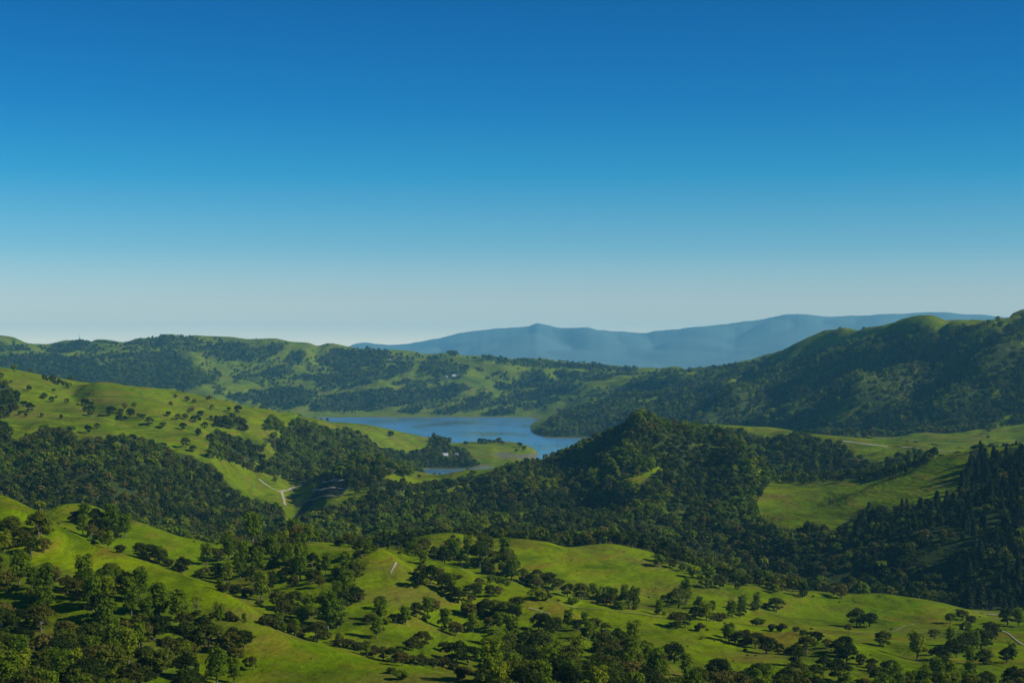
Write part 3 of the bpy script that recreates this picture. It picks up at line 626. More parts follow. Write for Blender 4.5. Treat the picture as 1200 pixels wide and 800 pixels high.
# ------------------------------------------------------------------ tree meshes
def quads_cloud(centers, normals, size, jit):
    n = len(centers)
    up = rng.normal(size=(n, 3)); t1 = np.cross(normals, up); t1 /= np.linalg.norm(t1, axis=1)[:, None] + 1e-9
    t2 = np.cross(normals, t1); t2 /= np.linalg.norm(t2, axis=1)[:, None] + 1e-9
    s1 = (size * (1 + jit * (rng.random(n) * 2 - 1)))[:, None] * .5; s2 = (size * (1 + jit * (rng.random(n) * 2 - 1)))[:, None] * .5
    c = centers[:, None, :]
    v = np.concatenate([c + (-t1 * s1 - t2 * s2)[:, None], c + (t1 * s1 - t2 * s2 * .6)[:, None], c + (t1 * s1 * .7 + t2 * s2)[:, None], c + (-t1 * s1 + t2 * s2 * .8)[:, None]], 1)
    return v.reshape(-1, 3), np.arange(n * 4).reshape(n, 4)
ICO_V = None
def lobes_crown(seed, n_lobes, rx, rz, zc_, lobe_r, nq, qs, flat=.75, tall=False):
    """centres of leaf clumps around a branching crown: unit metres, about 2*rx wide"""
    global rng
    r = np.random.default_rng(seed)
    C_, R_ = [], []
    for k in range(n_lobes):
        th = k * 2.399 + r.random() * .8; u = math.sqrt((k + .5) / n_lobes)
        rad = rx * .72 * u * (.8 + .4 * r.random())
        zz = zc_ + rz * (.75 * math.sqrt(max(0, 1 - u * u)) * (.7 + .5 * r.random()) - .15 * u + (r.random() - .5) * .35)
        if tall: rad *= .75; zz = zc_ + rz * ((k + .5) / n_lobes * 2 - 1) * .8; rad *= (1.15 - .5 * (k / n_lobes))
        C_.append((rad * math.cos(th), rad * math.sin(th), zz)); R_.append(lobe_r * (.7 + .6 * r.random()))
    # low skirt lobes
    for k in range(n_lobes // 2):
        th = r.random() * 6.28; rad = rx * (.25 + .5 * r.random())
        C_.append((rad * math.cos(th), rad * math.sin(th), zc_ - rz * (.35 + .35 * r.random()))); R_.append(lobe_r * (.5 + .45 * r.random()))
    C_ = np.array(C_); R_ = np.array(R_)
    pick = r.choice(len(C_), nq, p=R_ ** 2 / (R_ ** 2).sum())
    d = r.normal(size=(nq, 3)); d /= np.linalg.norm(d, axis=1)[:, None]
    d[:, 2] = np.where(d[:, 2] < -.3, -d[:, 2], d[:, 2])
    rr_ = R_[pick] * (.72 + .38 * r.random(nq))
    pos = C_[pick] + d * rr_[:, None] * np.array([1, 1, flat])
    # drop leaves buried deep inside other lobes
    nrm = d + r.normal(size=(nq, 3)) * .45; nrm /= np.linalg.norm(nrm, axis=1)[:, None]
    rng_save = rng; rng = r
    v, f = quads_cloud(pos, nrm, np.full(nq, qs), .5)
    rng = rng_save
    # opaque hearts of the lobes
    ph = (1 + 5 ** .5) / 2
    iv = np.array([(-1, ph, 0), (1, ph, 0), (-1, -ph, 0), (1, -ph, 0), (0, -1, ph), (0, 1, ph), (0, -1, -ph), (0, 1, -ph), (ph, 0, -1), (ph, 0, 1), (-ph, 0, -1), (-ph, 0, 1)]) / 1.9
    it = [(0, 11, 5), (0, 5, 1), (0, 1, 7), (0, 7, 10), (0, 10, 11), (1, 5, 9), (5, 11, 4), (11, 10, 2), (10, 7, 6), (7, 1, 8), (3, 9, 4), (3, 4, 2), (3, 2, 6), (3, 6, 8), (3, 8, 9), (4, 9, 5), (2, 4, 11), (6, 2, 10), (8, 6, 7), (9, 8, 1)]
    V = [v]; Fq = [tuple(q) for q in f]; off = len(v)
    for c, q in zip(C_, R_):
        V.append(c + iv * q * .52 * np.array([1, 1, flat]) * (1 + .3 * (r.random((12, 1)) - .5)))
        Fq += [tuple(k + off for k in t) for t in it]; off += 12
    return np.concatenate(V), Fq, C_

def tube(p0, p1, r0, r1, n=6):
    p0 = np.array(p0, float); p1 = np.array(p1, float); d = p1 - p0; d /= np.linalg.norm(d) + 1e-9
    a_ = np.cross(d, [0.3, .9, .1]); a_ /= np.linalg.norm(a_); b_ = np.cross(d, a_)
    an = np.linspace(0, 2 * math.pi, n, endpoint=False)
    r_ = np.concatenate([p0 + r0 * (np.cos(an)[:, None] * a_ + np.sin(an)[:, None] * b_), p1 + r1 * (np.cos(an)[:, None] * a_ + np.sin(an)[:, None] * b_)])
    return r_, [(i, (i + 1) % n, n + (i + 1) % n, n + i) for i in range(n)]
def trunk_mesh(seed, C_, h, r0, limbs=6, fork=.5):
    r = np.random.default_rng(seed + 99)
    V, Fc, off = [], [], 0
    def add_t(*a_):
        nonlocal off
        v, f = tube(*a_); V.append(v); Fc.extend([tuple(k + off for k in q) for q in f]); off += len(v)
    lean = r.normal(size=2) * .3
    top = np.array([lean[0], lean[1], h * fork])
    mid = np.array([lean[0] * .3, lean[1] * .3, h * fork * .5])
    add_t((0, 0, -.8), mid, r0 * 1.25, r0 * .95); add_t(mid, top, r0 * .95, r0 * .8)
    for k in r.choice(len(C_), min(limbs, len(C_)), replace=False):
        e = C_[k]; m_ = top * .5 + e * .5 + np.array([0, 0, .1 * h * r.random()]) + r.normal(size=3) * .25
        add_t(top, m_, r0 * .55, r0 * .32); add_t(m_, e, r0 * .32, r0 * .1)
    return np.concatenate(V), Fc

def make_kind(seed, kind, near=True):
    """returns (crown verts, faces), (trunk verts, faces) for a tree about 12 m wide (scaled later)"""
    if kind == 'oak':
        cv, cf, C_ = lobes_crown(seed, 24 if near else 12, 6.2, 4.4, 5.2, 1.7 if near else 2.1, 1750 if near else 220, .56 if near else 1.4)
        tv = trunk_mesh(seed, C_, 9.5, .45, 7, .3)
    elif kind == 'tall':
        cv, cf, C_ = lobes_crown(seed, 22, 5.0, 5.0, 6.9, 1.55, 1400, .52, .9, True)
        tv = trunk_mesh(seed, C_, 13, .36, 7, .28)
    elif kind == 'shrub':
        cv, cf, C_ = lobes_crown(seed, 9 if near else 5, 3.2, 1.7, 1.7, 1.3, 620 if near else 90, .5 if near else 1.1, .8)
        tv = trunk_mesh(seed, C_, 3, .15, 4, .2)
    elif kind == 'bare':
        cv, cf, C_ = lobes_crown(seed, 12, 4.6, 4.2, 8.0, 1.7, 330, .42)
        cf = cf[:330]; cv = cv[:1320]
        tv = trunk_mesh(seed, C_, 11, .32, 15, .35)
    elif kind == 'conifer':
        r = np.random.default_rng(seed)
        n = 900 if near else 260
        t = r.random(n) ** .8; th = r.random(n) * 6.283
        H = 11.5; tier = .75 + .25 * np.abs(np.sin(t * 26))
        rad = (1 - t) ** .85 * 3.7 * tier * (.45 + .55 * r.random(n)) + .15
        pos = np.stack([rad * np.cos(th), rad * np.sin(th), 1.6 + t * (H - 1.6) - rad * .22], 1)
        nrm = np.stack([np.cos(th) * .5, np.sin(th) * .5, np.full(n, .9)], 1) + r.normal(size=(n, 3)) * .35
        nrm /= np.linalg.norm(nrm, axis=1)[:, None]
        cv, cq = quads_cloud(pos, nrm, np.full(n, 1.0 if near else 1.7), .4)
        cf = [tuple(q) for q in cq]
        an = np.linspace(0, 6.283, 7)[:-1]
        cone = np.array([(1.9 * math.cos(q), 1.9 * math.sin(q), 2.2) for q in an] + [(0, 0, H * .95)])
        o_ = len(cv); cv = np.concatenate([cv, cone]); cf += [(o_ + i, o_ + (i + 1) % 6, o_ + 6) for i in range(6)]
        tv = tube((0, 0, -.8), (0, 0, H * .8), .35, .1)
    return (cv, cf), tv

def raw_mesh(name, vf, mats):
    o = mesh_obj(name, vf[0], vf[1], None, link=False)
    me = o.data
    for m in mats: me.materials.append(m)
    bpy.data.objects.remove(o)
    return me
KINDS = {   # code: (shape, material, thing name, category)
    'd': ('oak', M_DARK, 'oak_tree', 'tree'), 'o': ('oak', M_OLIVE, 'oak_tree', 'tree'), 'g': ('tall', M_GREEN, 'leafy_tree', 'tree'),
    's': ('shrub', M_BROWN, 'shrub', 'shrub'), 'b': ('bare', M_OLIVE, 'bare_tree', 'tree'), 'h': ('shrub', M_GREEN, 'shrub', 'shrub')}
WID = {'oak': 13.0, 'tall': 9.6, 'shrub': 7.4, 'bare': 10.0, 'conifer': 7.0}      # built crown widths in metres
NEAR = {}
shape_cache = {}
for code, (shape, mat, nm, cat) in KINDS.items():
    out = []
    for v in range({'oak': 5, 'tall': 4, 'shrub': 3, 'bare': 3}[shape]):
        if (shape, v) not in shape_cache:
            shape_cache[(shape, v)] = make_kind(100 + v * 7 + len(shape), shape, True)
        cr, tv = shape_cache[(shape, v)]
        out.append((raw_mesh('crown', cr, [mat]), raw_mesh('trunk', tv, [M_BARK])))
    NEAR[code] = out

# ------------------------------------------------------------------ hand-placed trees: groves of (column, foot row, crown width px, kind)
GROVES = [
    ('the clump on the left end of the near ridge', [(12, 626, 24, 'd'), (24, 640, 22, 'o'), (45, 629, 28, 'd'), (37, 651, 23, 'd'), (5, 647, 18, 'g')]),
    ('the grove crowning the second grassy hump', [(90, 611, 14, 'd'), (99, 613, 17, 'g'), (112, 617, 20, 'd'), (120, 626, 20, 'd'), (131, 621, 21, 'g'), (134, 633, 19, 'd'), (146, 630, 19, 'g')]),
    ('the thicket below the second grassy hump', [(97, 627, 14, 'g'), (107, 631, 15, 'o'), (118, 638, 14, 'o'), (127, 643, 14, 'g'), (140, 648, 13, 's')]),
    ('the round clump on the bright crest', [(165, 655, 20, 'd'), (175, 657, 22, 'd'), (187, 661, 20, 'd')]),
    ('the pair just right of the crest clump', [(214, 671, 18, 'd'), (205, 667, 9, 'h')]),
    ('the upper row of the hollow', [(242, 662, 16, 'g'), (256, 658, 17, 'o'), (268, 656, 16, 'g'), (273, 648, 20, 'o'), (296, 637, 24, 'g'), (306, 650, 20, 'o'), (318, 655, 18, 'g'), (285, 660, 16, 'g')]),
    ('the lower row of the hollow', [(238, 678, 15, 'd'), (253, 678, 18, 'd'), (266, 684, 16, 'g'), (281, 678, 18, 'g'), (297, 684, 20, 'd'), (303, 672, 18, 'g'), (262, 694, 14, 's'), (276, 696, 15, 's'), (290, 700, 16, 's'), (306, 704, 20, 'g'), (316, 694, 22, 'd')]),
    ('the knot on the far rim of the hollow', [(323, 648, 23, 'd'), (347, 635, 23, 'o'), (362, 637, 15, 'g'), (333, 640, 14, 'g')]),
    ('the dark slope grove above the green saddle', [(336, 664, 20, 'g'), (353, 658, 18, 'g'), (346, 672, 20, 'd'), (334, 682, 17, 'd'), (352, 680, 20, 'g'), (366, 668, 18, 'd'), (367, 684, 18, 'd'), (374, 688, 14, 'o'), (382, 672, 14, 'g')]),
    ('the grove stepping down the tan spur', [(409, 641, 16, 'o'), (423, 652, 21, 'd'), (431, 648, 12, 'g'), (405, 672, 18, 'g'), (416, 680, 21, 'd'), (397, 678, 16, 'd'), (426, 666, 9, 'h')]),
    ('the foot of the grove on the tan spur', [(406, 701, 21, 'g'), (417, 702, 17, 'd'), (404, 714, 20, 'd'), (423, 705, 12, 'o'), (395, 705, 14, 'g')]),
    ('the clump above the front grassy slope', [(326, 712, 20, 'd'), (343, 716, 22, 'd'), (334, 724, 20, 'o'), (362, 726, 18, 'g'), (352, 730, 22, 'd'), (384, 738, 30, 'g'), (394, 736, 16, 'd')]),
    ('the brush along the front grassy crest', [(312, 733, 19, 's'), (325, 737, 18, 's'), (338, 742, 20, 's'), (351, 746, 20, 's'), (372, 752, 23, 'o')]),
    ('the small stand beside the tan spur foot', [(434, 732, 15, 'o'), (446, 727, 17, 'g'), (441, 748, 18, 'g'), (463, 730, 13, 'd'), (475, 732, 14, 'g'), (488, 723, 17, 'd'), (501, 722, 15, 'g'), (507, 716, 17, 'o')]),
    ('the brown thicket behind the front crest', [(398, 758, 14, 's'), (410, 760, 16, 's'), (423, 762, 18, 's'), (436, 768, 17, 's'), (449, 773, 15, 'o'), (463, 776, 20, 'd'), (471, 780, 18, 'o'), (459, 789, 11, 's'), (469, 796, 17, 'h')]),
    ('the round clump on the mid ridge flank', [(495, 676, 17, 'o'), (490, 688, 16, 'd'), (505, 684, 21, 'd'), (513, 681, 17, 'o'), (497, 662, 12, 'g')]),
    ('the dark group below the mid ridge flank', [(521, 694, 19, 'd'), (530, 702, 15, 'd'), (537, 706, 17, 'd'), (530, 678, 8, 's'), (538, 678, 7, 's')]),
    ('the row along the mid ridge crest', [(561, 688, 12, 'o'), (557, 699, 17, 'd'), (575, 699, 15, 'd'), (577, 681, 12, 'h'), (585, 684, 12, 'h'), (592, 687, 11, 'h')]),
    ('the tall trees below the bright hump', [(569, 647, 20, 'd'), (562, 664, 26, 'd'), (572, 676, 17, 'd'), (594, 672, 24, 'd'), (605, 668, 11, 'd'), (600, 681, 17, 'g'), (580, 660, 14, 'o')]),
    ('the wooded notch left of the bright hump', [(467, 642, 18, 'd'), (478, 644, 16, 'd'), (487, 652, 16, 'd'), (497, 648, 16, 'o'), (510, 656, 17, 'd'), (521, 660, 18, 'd'), (533, 655, 17, 'g'), (541, 666, 18, 'd'), (549, 652, 15, 'g'), (527, 642, 13, 'o')]),
    ('the dark clump beside the short path', [(550, 723, 19, 'o'), (567, 722, 18, 'd'), (579, 720, 20, 'd'), (593, 722, 18, 'd'), (605, 716, 18, 'd'), (602, 726, 16, 'd')]),
    ('the pair of bushes right of the notch', [(630, 703, 21, 'h'), (630, 690, 16, 'o')]),
    ('the two big dark oaks near the bottom centre', [(535, 777, 25, 'd'), (549, 779, 24, 'd'), (521, 764, 15, 'd'), (534, 745, 18, 'o'), (521, 737, 15, 'g')]),
    ('the bottom centre meadow', [(573, 736, 14, 'o'), (585, 738, 14, 'g'), (554, 741, 14, 'g'), (574, 744, 8, 's'), (495, 759, 19, 'o'), (484, 762, 15, 'o'), (572, 762, 14, 'o')]),
    ('the brown bush row above the bottom meadow', [(483, 778, 15, 's'), (495, 779, 15, 's'), (508, 780, 15, 's'), (520, 781, 15, 's'), (532, 785, 13, 's')]),
    ('the tall trees right of the bottom meadow', [(575, 803, 32, 'g'), (600, 751, 22, 'g'), (612, 744, 12, 'o'), (597, 760, 19, 'd'), (609, 782, 25, 'd'), (600, 803, 24, 'o'), (586, 792, 16, 'o')]),
    ('the belt above the bottom right wood', [(631, 739, 18, 'd'), (634, 762, 24, 'd'), (640, 746, 24, 'd'), (651, 741, 17, 'd'), (666, 736, 14, 'g'), (677, 739, 16, 'd'), (685, 734, 11, 'g'), (696, 740, 18, 'd'), (710, 744, 14, 'd')]),
    ('the fringe running down from the belt', [(690, 750, 14, 'g'), (707, 754, 15, 'o'), (724, 751, 16, 'd'), (743, 755, 20, 'g'), (672, 776, 24, 'd'), (666, 751, 5, 's')]),
    ('the thicket left of the bright hump foot', [(613, 682, 15, 'd'), (622, 686, 16, 'd'), (629, 684, 16, 'o'), (643, 686, 17, 'd'), (652, 691, 17, 'd'), (665, 699, 16, 'd'), (671, 708, 12, 'h')]),
    ('the spindly row under the bright hump', [(682, 702, 17, 'd'), (695, 699, 10, 'g'), (702, 703, 10, 'g'), (706, 701, 9, 'g'), (714, 702, 10, 'g'), (710, 709, 17, 'd'), (719, 709, 13, 'g'), (732, 702, 11, 'g'), (737, 713, 20, 'd'), (728, 714, 13, 'h')]),
    ('the meadow grove right of the bright hump', [(773, 720, 11, 'g'), (795, 712, 25, 'd'), (820, 712, 9, 'g'), (835, 716, 9, 'g'), (816, 726, 18, 'd'), (828, 727, 16, 'g'), (836, 728, 11, 'd'), (844, 728, 13, 's')]),
    ('the lone meadow pair casting a shadow', [(794, 736, 21, 'o'), (803, 735, 15, 'd')]),
    ('the spaced row left of the round meadow oak', [(858, 724, 15, 'g'), (870, 716, 13, 'g'), (867, 724, 13, 'd'), (887, 712, 11, 'g'), (884, 715, 14, 's'), (899, 712, 9, 's')]),
    ('the leaning group above the lower bank', [(853, 748, 16, 'd'), (861, 754, 14, 'o'), (872, 757, 21, 'o'), (886, 760, 21, 'o'), (888, 733, 11, 'h'), (898, 766, 22, 'd')]),
    ('the top of the right meadow', [(910, 717, 19, 'd'), (977, 698, 12, 'o'), (986, 701, 15, 'o')]),
    ('the brush line on the low spur', [(905, 739, 12, 's'), (916, 740, 13, 's'), (933, 740, 8, 's'), (941, 743, 8, 's'), (950, 746, 10, 's')]),
    ('the clump at the low spur tip', [(958, 752, 14, 'd'), (969, 759, 13, 'o'), (988, 765, 22, 'd'), (980, 768, 16, 'd'), (992, 776, 23, 'd'), (1009, 779, 13, 'o'), (1022, 783, 14, 'd'), (945, 765, 19, 'o')]),
    ('the middle of the right meadow', [(994, 740, 9, 'o'), (1004, 734, 20, 'd'), (1019, 734, 19, 'd')]),
    ('the oak beside the grassy track', [(1035, 757, 19, 'd')]),
    ('the tall group at the bottom right', [(1075, 772, 22, 'g'), (1095, 749, 14, 'd'), (1104, 774, 21, 'd'), (1121, 770, 25, 'd'), (1133, 764, 22, 'd'), (1150, 760, 27, 'd'), (1162, 750, 20, 'o')]),
    ('the line along the right meadow edge', [(1114, 730, 12, 'd'), (1128, 726, 15, 'o'), (1138, 732, 12, 'o'), (1181, 732, 21, 'd'), (1194, 734, 14, 'g')]),
    ('the clumps at the bottom right edge', [(1044, 793, 20, 'd'), (1030, 800, 22, 'd'), (1104, 797, 27, 'd'), (1155, 779, 20, 'd'), (1180, 776, 18, 'd'), (1088, 800, 18, 'd')]),
    ('the big dark clump in the lower left', [(238, 742, 20, 'd'), (246, 764, 33, 'd'), (269, 762, 24, 'o'), (286, 759, 21, 'd'), (276, 775, 20, 'o'), (293, 784, 17, 'o'), (254, 802, 26, 'g'), (274, 800, 18, 'g')]),
    ('the two leafless trees on the near ridge', [(230, 720, 14, 'b'), (256, 727, 16, 'b')]),
    ('the brush under the leafless trees', [(232, 721, 10, 's'), (249, 724, 10, 's'), (270, 726, 12, 's'), (276, 728, 9, 's')]),
    ('the foot of the lower left wood', [(219, 797, 27, 'd'), (186, 783, 20, 'o'), (175, 799, 13, 'd')]),
    ('the upper slope of the left ridge', [(34, 458, 7, 'd'), (52, 465, 6, 'd'), (63, 458, 5, 's'), (1, 444, 8, 'd'), (13, 448, 4, 's'), (66, 466, 4, 's'), (91, 475, 4, 's')]),
    ('the hedge-like row on the left ridge', [(35, 483, 12, 'd'), (106, 478, 11, 'd'), (130, 486, 14, 'd'), (142, 484, 7, 'd'), (153, 489, 12, 'd'), (163, 490, 7, 'd'), (168, 492, 8, 'd'), (175, 499, 11, 'd')]),
    ('the lower row on the left ridge', [(114, 503, 8, 'd'), (103, 508, 10, 'd'), (191, 502, 9, 'd'), (197, 488, 7, 'd'), (208, 492, 8, 'd'), (217, 492, 9, 'd'), (227, 496, 9, 'd'), (214, 504, 10, 'd'), (240, 502, 9, 'd'), (232, 508, 7, 'd')]),
    ('the scatter below the left ridge crest', [(268, 482, 6, 'd'), (279, 485, 11, 'd'), (272, 492, 9, 'd'), (286, 505, 10, 'd'), (218, 524, 12, 'o'), (226, 530, 10, 'd'), (232, 511, 9, 'd')]),
    ('the lake peninsula', [(546, 521.5, 7, 'd'), (563, 520.5, 8, 'd'), (568, 520.5, 9, 'd'), (574, 520, 6, 'd'), (579, 519.5, 5, 'd'), (585, 520, 8, 'd'), (589, 521, 6, 'd'), (609, 524.5, 8, 'd'), (614, 528, 6, 'd'), (605, 529, 5, 's'), (458, 512, 8, 'd')]),
]
TREES = []     # dict: pos, width m, code, label info
ORD = ['leftmost', 'second from the left', 'third from the left', 'fourth from the left', 'fifth from the left', 'sixth from the left', 'seventh from the left',
       'eighth from the left', 'ninth from the left', 'tenth from the left', 'eleventh from the left', 'twelfth from the left', 'thirteenth from the left', 'fourteenth from the left', 'fifteenth from the left']
DESC = {'d': 'dark round oak', 'o': 'olive brown oak', 'g': 'leafy green tree', 's': 'low brown shrub', 'h': 'low green bush', 'b': 'leafless branching tree'}
for phrase, lst in GROVES:
    for i, (px, py, w, c) in enumerate(sorted(lst)):
        p = hit(px, py)
        if p is None or p[2] < 1: continue
        n = len(lst)
        if n == 1: lab = '%s, %s' % (DESC[c], phrase.replace('the oak', 'alone'))
        elif n == 2: lab = '%s, %s of %s' % (DESC[c], ('left', 'right')[i], phrase)
        else: lab = '%s, %s in %s' % (DESC[c], ORD[i] if i < n - 1 or n < 3 else 'rightmost', phrase)
        lab = lab if len(lab.split()) <= 16 else lab.replace('from the left', 'from left')
        lab = lab if len(lab.split()) <= 16 else lab.replace('the ', '', 1)
        w = w * (1.3 if p[1] < 1700 else 1.12)
        TREES.append(dict(p=p, w=w * p[1] / F, c=c, label=lab, group='trees of ' + phrase, hand=True, px=px, py=py, s=w * (1.0 if c != 'g' else 1.25)))
hand_xy = np.array([t['p'][:2] for t in TREES]); hand_r = np.array([t['w'] for t in TREES])

# ------------------------------------------------------------------ scattered woods
def scatter(y0, y1, sp, pxa=-200, pxb=1400):
    """jittered world grid of candidate tree feet between two depths"""
    xa = (pxa - 600) / F * y1; xb = (pxb - 600) / F * y1
    gx, gy = np.meshgrid(np.arange(xa, xb, sp), np.arange(y0, y1, sp))
    gx = gx.ravel() + (rng.random(gx.size) - .5) * sp * .95 + (np.arange(gx.size) // gx.shape[1] % 2) * sp * .5
    gy = gy.ravel() + (rng.random(gy.size) - .5) * sp * .95
    px = gx / gy * F + 600
    k = (px > pxa) & (px < pxb) & (gy > y0) & (gy < y1)
    gx, gy, px = gx[k], gy[k], px[k]
    z = bil(Z, px, gy)
    py = HZ + F * (HC - z) / gy
    return gx, gy, z, px, py
CLEAR = [hit(522, 533.5), hit(535, 533), hit(532, 440.5), hit(522, 441.5), hit(456, 422.5)]
def woods(y0, y1, sp, hgt, hidden_keep=.5, clip_hand=False):
    gx, gy, z, px, py = scatter(y0, y1, sp)
    run = bil(RUN, px, gy)
    visb = py <= run + .6
    top = HZ + F * (HC - z - hgt) / gy
    midp = HZ + F * (HC - z - hgt * (.85 if y0 < 1100 else .72)) / gy
    inframe = (px > -30) & (px < 1230)
    dv = wood_density(px, np.where(visb, midp, top + F * hgt * .2 / gy), gy)
    dv = np.minimum(dv, 1)
    pokes = top < run
    nat_ = natural_density(gx, gy)
    cv = bil(CV, px, gy)
    d = np.where(visb | pokes, dv, nat_ * hidden_keep)
    dot = fbm(gx, gy, 150, 2, 41)
    below_sky = top > np.interp(px, PXC, np.where(PXC < 620, SKYL, RUN[-1])) + 1.5
    d = np.where(inframe & (d <= 0) & (gy > 6900) & (dot > .2) & (z > 25) & below_sky, .03, d)
    d = np.where(inframe & (d <= 0) & (gy > 7200) & (cv < .02 - .35 * dot) & (z > 22) & below_sky, .30, d)
    d = np.where(inframe & (d <= 0) & (gy > 2300) & (gy < 4200) & (cv < -.75) & (dot > 0) & (px < 480) & below_sky, .14, d)
    d = np.where(inframe & (d <= 0) & (gy > 2000) & (gy < 4200) & (dot > .25) & (px < 560) & below_sky, .012, d)
    d = np.where(~inframe & (dv <= 0) & (gy > 1100), nat_ * .8, d)
    gn = fbm(gx, gy, 85, 2, 9) + .6 * perlin(gx / 30, gy / 45)
    cv = bil(CV, px, gy)
    gn = gn + np.where(gy > 7500, .25 * cv, np.where(gy > 4000, .55 * cv, np.where(gy > 1200, .12 * cv, 0)))
    if y0 >= 4900: gn = gn * .9 + .55 * perlin(gx / 60 + 5, gy / 110)
    if y0 >= 4900 and y1 < 7000: gn = gn + .14
    if y0 >= 6900: gn = gn * .7 + .9 * perlin(gx / 70 + 5, gy / 130)
    d = np.where((d > .5), d * np.clip(1.0 - .85 * sstep(.30, .65, gn), 0, 1), d)
    keep = (rng.random(len(d)) < d) & (z > 2.5)
    for q_ in CLEAR:
        k_ = 1 if q_[1] < 6000 else 2
        keep &= ~((np.abs(gx - q_[0]) < 13 * k_) & (gy > q_[1] - 75 * k_) & (gy < q_[1] + 12 * k_))
    if clip_hand and len(hand_xy):
        dd = np.hypot(gx[:, None] - hand_xy[None, :, 0], (gy[:, None] - hand_xy[None, :, 1]))
        keep &= (dd > hand_r[None, :] * .42).all(1)
    return gx[keep], gy[keep], z[keep], px[keep], py[keep], (visb | pokes)[keep]

AREAS = []
def _area(x0, y0, x1, y1, t): AREAS.append(((x0, y0), (x1, y1), t))
for yb0, yb1, row in ((0, 678, 'top row'), (678, 702, 'second row'), (702, 728, 'middle row'), (728, 756, 'fourth row'), (756, 790, 'low row'), (790, 900, 'bottom edge')):
    _area(-60, yb0, 85, yb1, row + ' of the lower left wood, left half'); _area(85, yb0, 300, yb1, row + ' of the lower left wood, right half')
for xb0, xb1, place in ((560, 625, 'left of centre'), (625, 690, 'below the belt'), (690, 760, 'below the bright hump'), (760, 830, 'below the lone pair'), (830, 900, 'right of the lone pair'), (900, 970, 'below the low spur'),
                        (970, 1050, 'below the track oak'), (1050, 1130, 'below the tall group'), (1130, 1300, 'in the right corner')):
    _area(xb0, 0, xb1, 782, 'back of the bottom wood ' + place); _area(xb0, 782, xb1, 808, 'front of the bottom wood ' + place); _area(xb0, 808, xb1, 900, 'very front of the bottom wood ' + place)
TONE = {'d': 'dark oak', 'o': 'olive oak', 'g': 'bright green tree', 's': 'brown bush', 'h': 'green bush'}
gx, gy, z, px, py, vs = woods(470, 1060, 12.5, 9, .15, True)
for i in range(len(gx)):
    if not (-25 < px[i] < 1225) or not vs[i] or py[i] > 838: 
        if rng.random() < .6: continue
    n = perlin(np.array(gx[i] / 45), np.array(gy[i] / 90))
    q = rng.random() + .5 * float(n)
    c = 'g' if q > .72 else ('o' if q > .48 else ('s' if q < -.08 else 'd'))
    w = {'d': 13.5, 'o': 12.5, 'g': 10.5, 's': 6.5}[c] * (.75 + .5 * rng.random())
    ph = next((t for (x0, y0_), (x1, y1_), t in AREAS if x0 <= px[i] < x1 and y0_ <= py[i] < y1_), None)
    if ph is None or not (-25 < px[i] < 1225) or py[i] > 838:
        ph = 'on the slope just outside the view'
    TREES.append(dict(p=np.array([gx[i], gy[i], z[i]]), w=w, c=c, label='%s | %s' % (TONE[c], ph), group='%ss | %s' % (TONE[c], ph), hand=False, px=px[i], py=py[i],
                      s=w * F / gy[i] * (1 if -25 < px[i] < 1225 and py[i] < 838 else .01)))

stuff_extra = []
STUFF = {}     # area -> list of (x,y,z,width,code)
def stuff(area, x, y, z_, w, c):
    STUFF.setdefault(area, []).append((x, y, z_, w, c))
subs = {}
for t in TREES:
    if not t['hand']: subs.setdefault(t['label'], []).append(t)
for lab, lst in subs.items():
    if lab.endswith('outside the view') or len(lst) > 15: continue
    lst.sort(key=lambda t: t['px'])
    tone, ph = lab.split(' | ')
    for i, t in enumerate(lst):
        t['label'] = '%s, %s%s' % (tone, (ORD[i] + ' in the ') if len(lst) > 1 and i < len(lst) - 1 else ('rightmost in the ' if len(lst) > 1 else 'only one in the '), ph)
for t in TREES:
    t['label'] = t['label'].replace(' | ', ' in the ').replace('in the on the', 'on the'); t['group'] = t['group'].replace(' | ', ' of the ').replace('of the on', 'on')
    if len(t['label'].split()) > 16: t['label'] = t['label'].replace('from the left', 'from left')
    if len(t['label'].split()) > 16: t['label'] = t['label'].replace(', ', ' ').replace(' in the ', ' in ', 1)
    while len(t['label'].split()) > 16: t['label'] = t['label'].replace(' the ', ' ', 1) if ' the ' in t['label'] else ' '.join(t['label'].split()[:16])
# smaller trees and brush knitting the groves together
for t in [t for t in TREES if t['hand'] and t['p'][1] < 1750 and t['c'] != 'b']:
    for _ in range(int(rng.random() * 2.6) if 'spaced' not in t['label'] and 'alone' not in t['label'] and 'right meadow' not in t['label'] and 'lone' not in t['label'] and 'track' not in t['label'] else 0):
        x_ = t['p'][0] + rng.normal() * t['w'] * .5; y_ = t['p'][1] + abs(rng.normal()) * t['w'] * .8
        z_ = float(bil(Z, np.array([x_ / y_ * F + 600]), np.array([y_]))[0])
        c_ = rng.choice(['g', 'o', 's', 'd', 'h'], p=[.3, .2, .2, .15, .15])
        w_ = t['w'] * (.45 + .35 * rng.random())
        stuff_extra.append(('near', x_, y_, z_, w_, c_))
byname = {}
for t in TREES:
    byname.setdefault(KINDS[t['c']][2], []).append(t)
bx, by, bz, bpx, bpy_, bvis = (lambda g: (g[0], g[1], g[2], g[3], g[4], None))(scatter(520, 1560, 21))
bn = fbm(bx, by, 90, 3, 31)
for i in np.nonzero((bn > .15) & (rng.random(len(bx)) < .3))[0]:
    stuff_extra.append(('brush', bx[i], by[i], bz[i], 1.3 + 2.6 * rng.random() ** 2, 's' if rng.random() < .6 else 'h'))
for q in stuff_extra: stuff(*q)
n_ind = 0
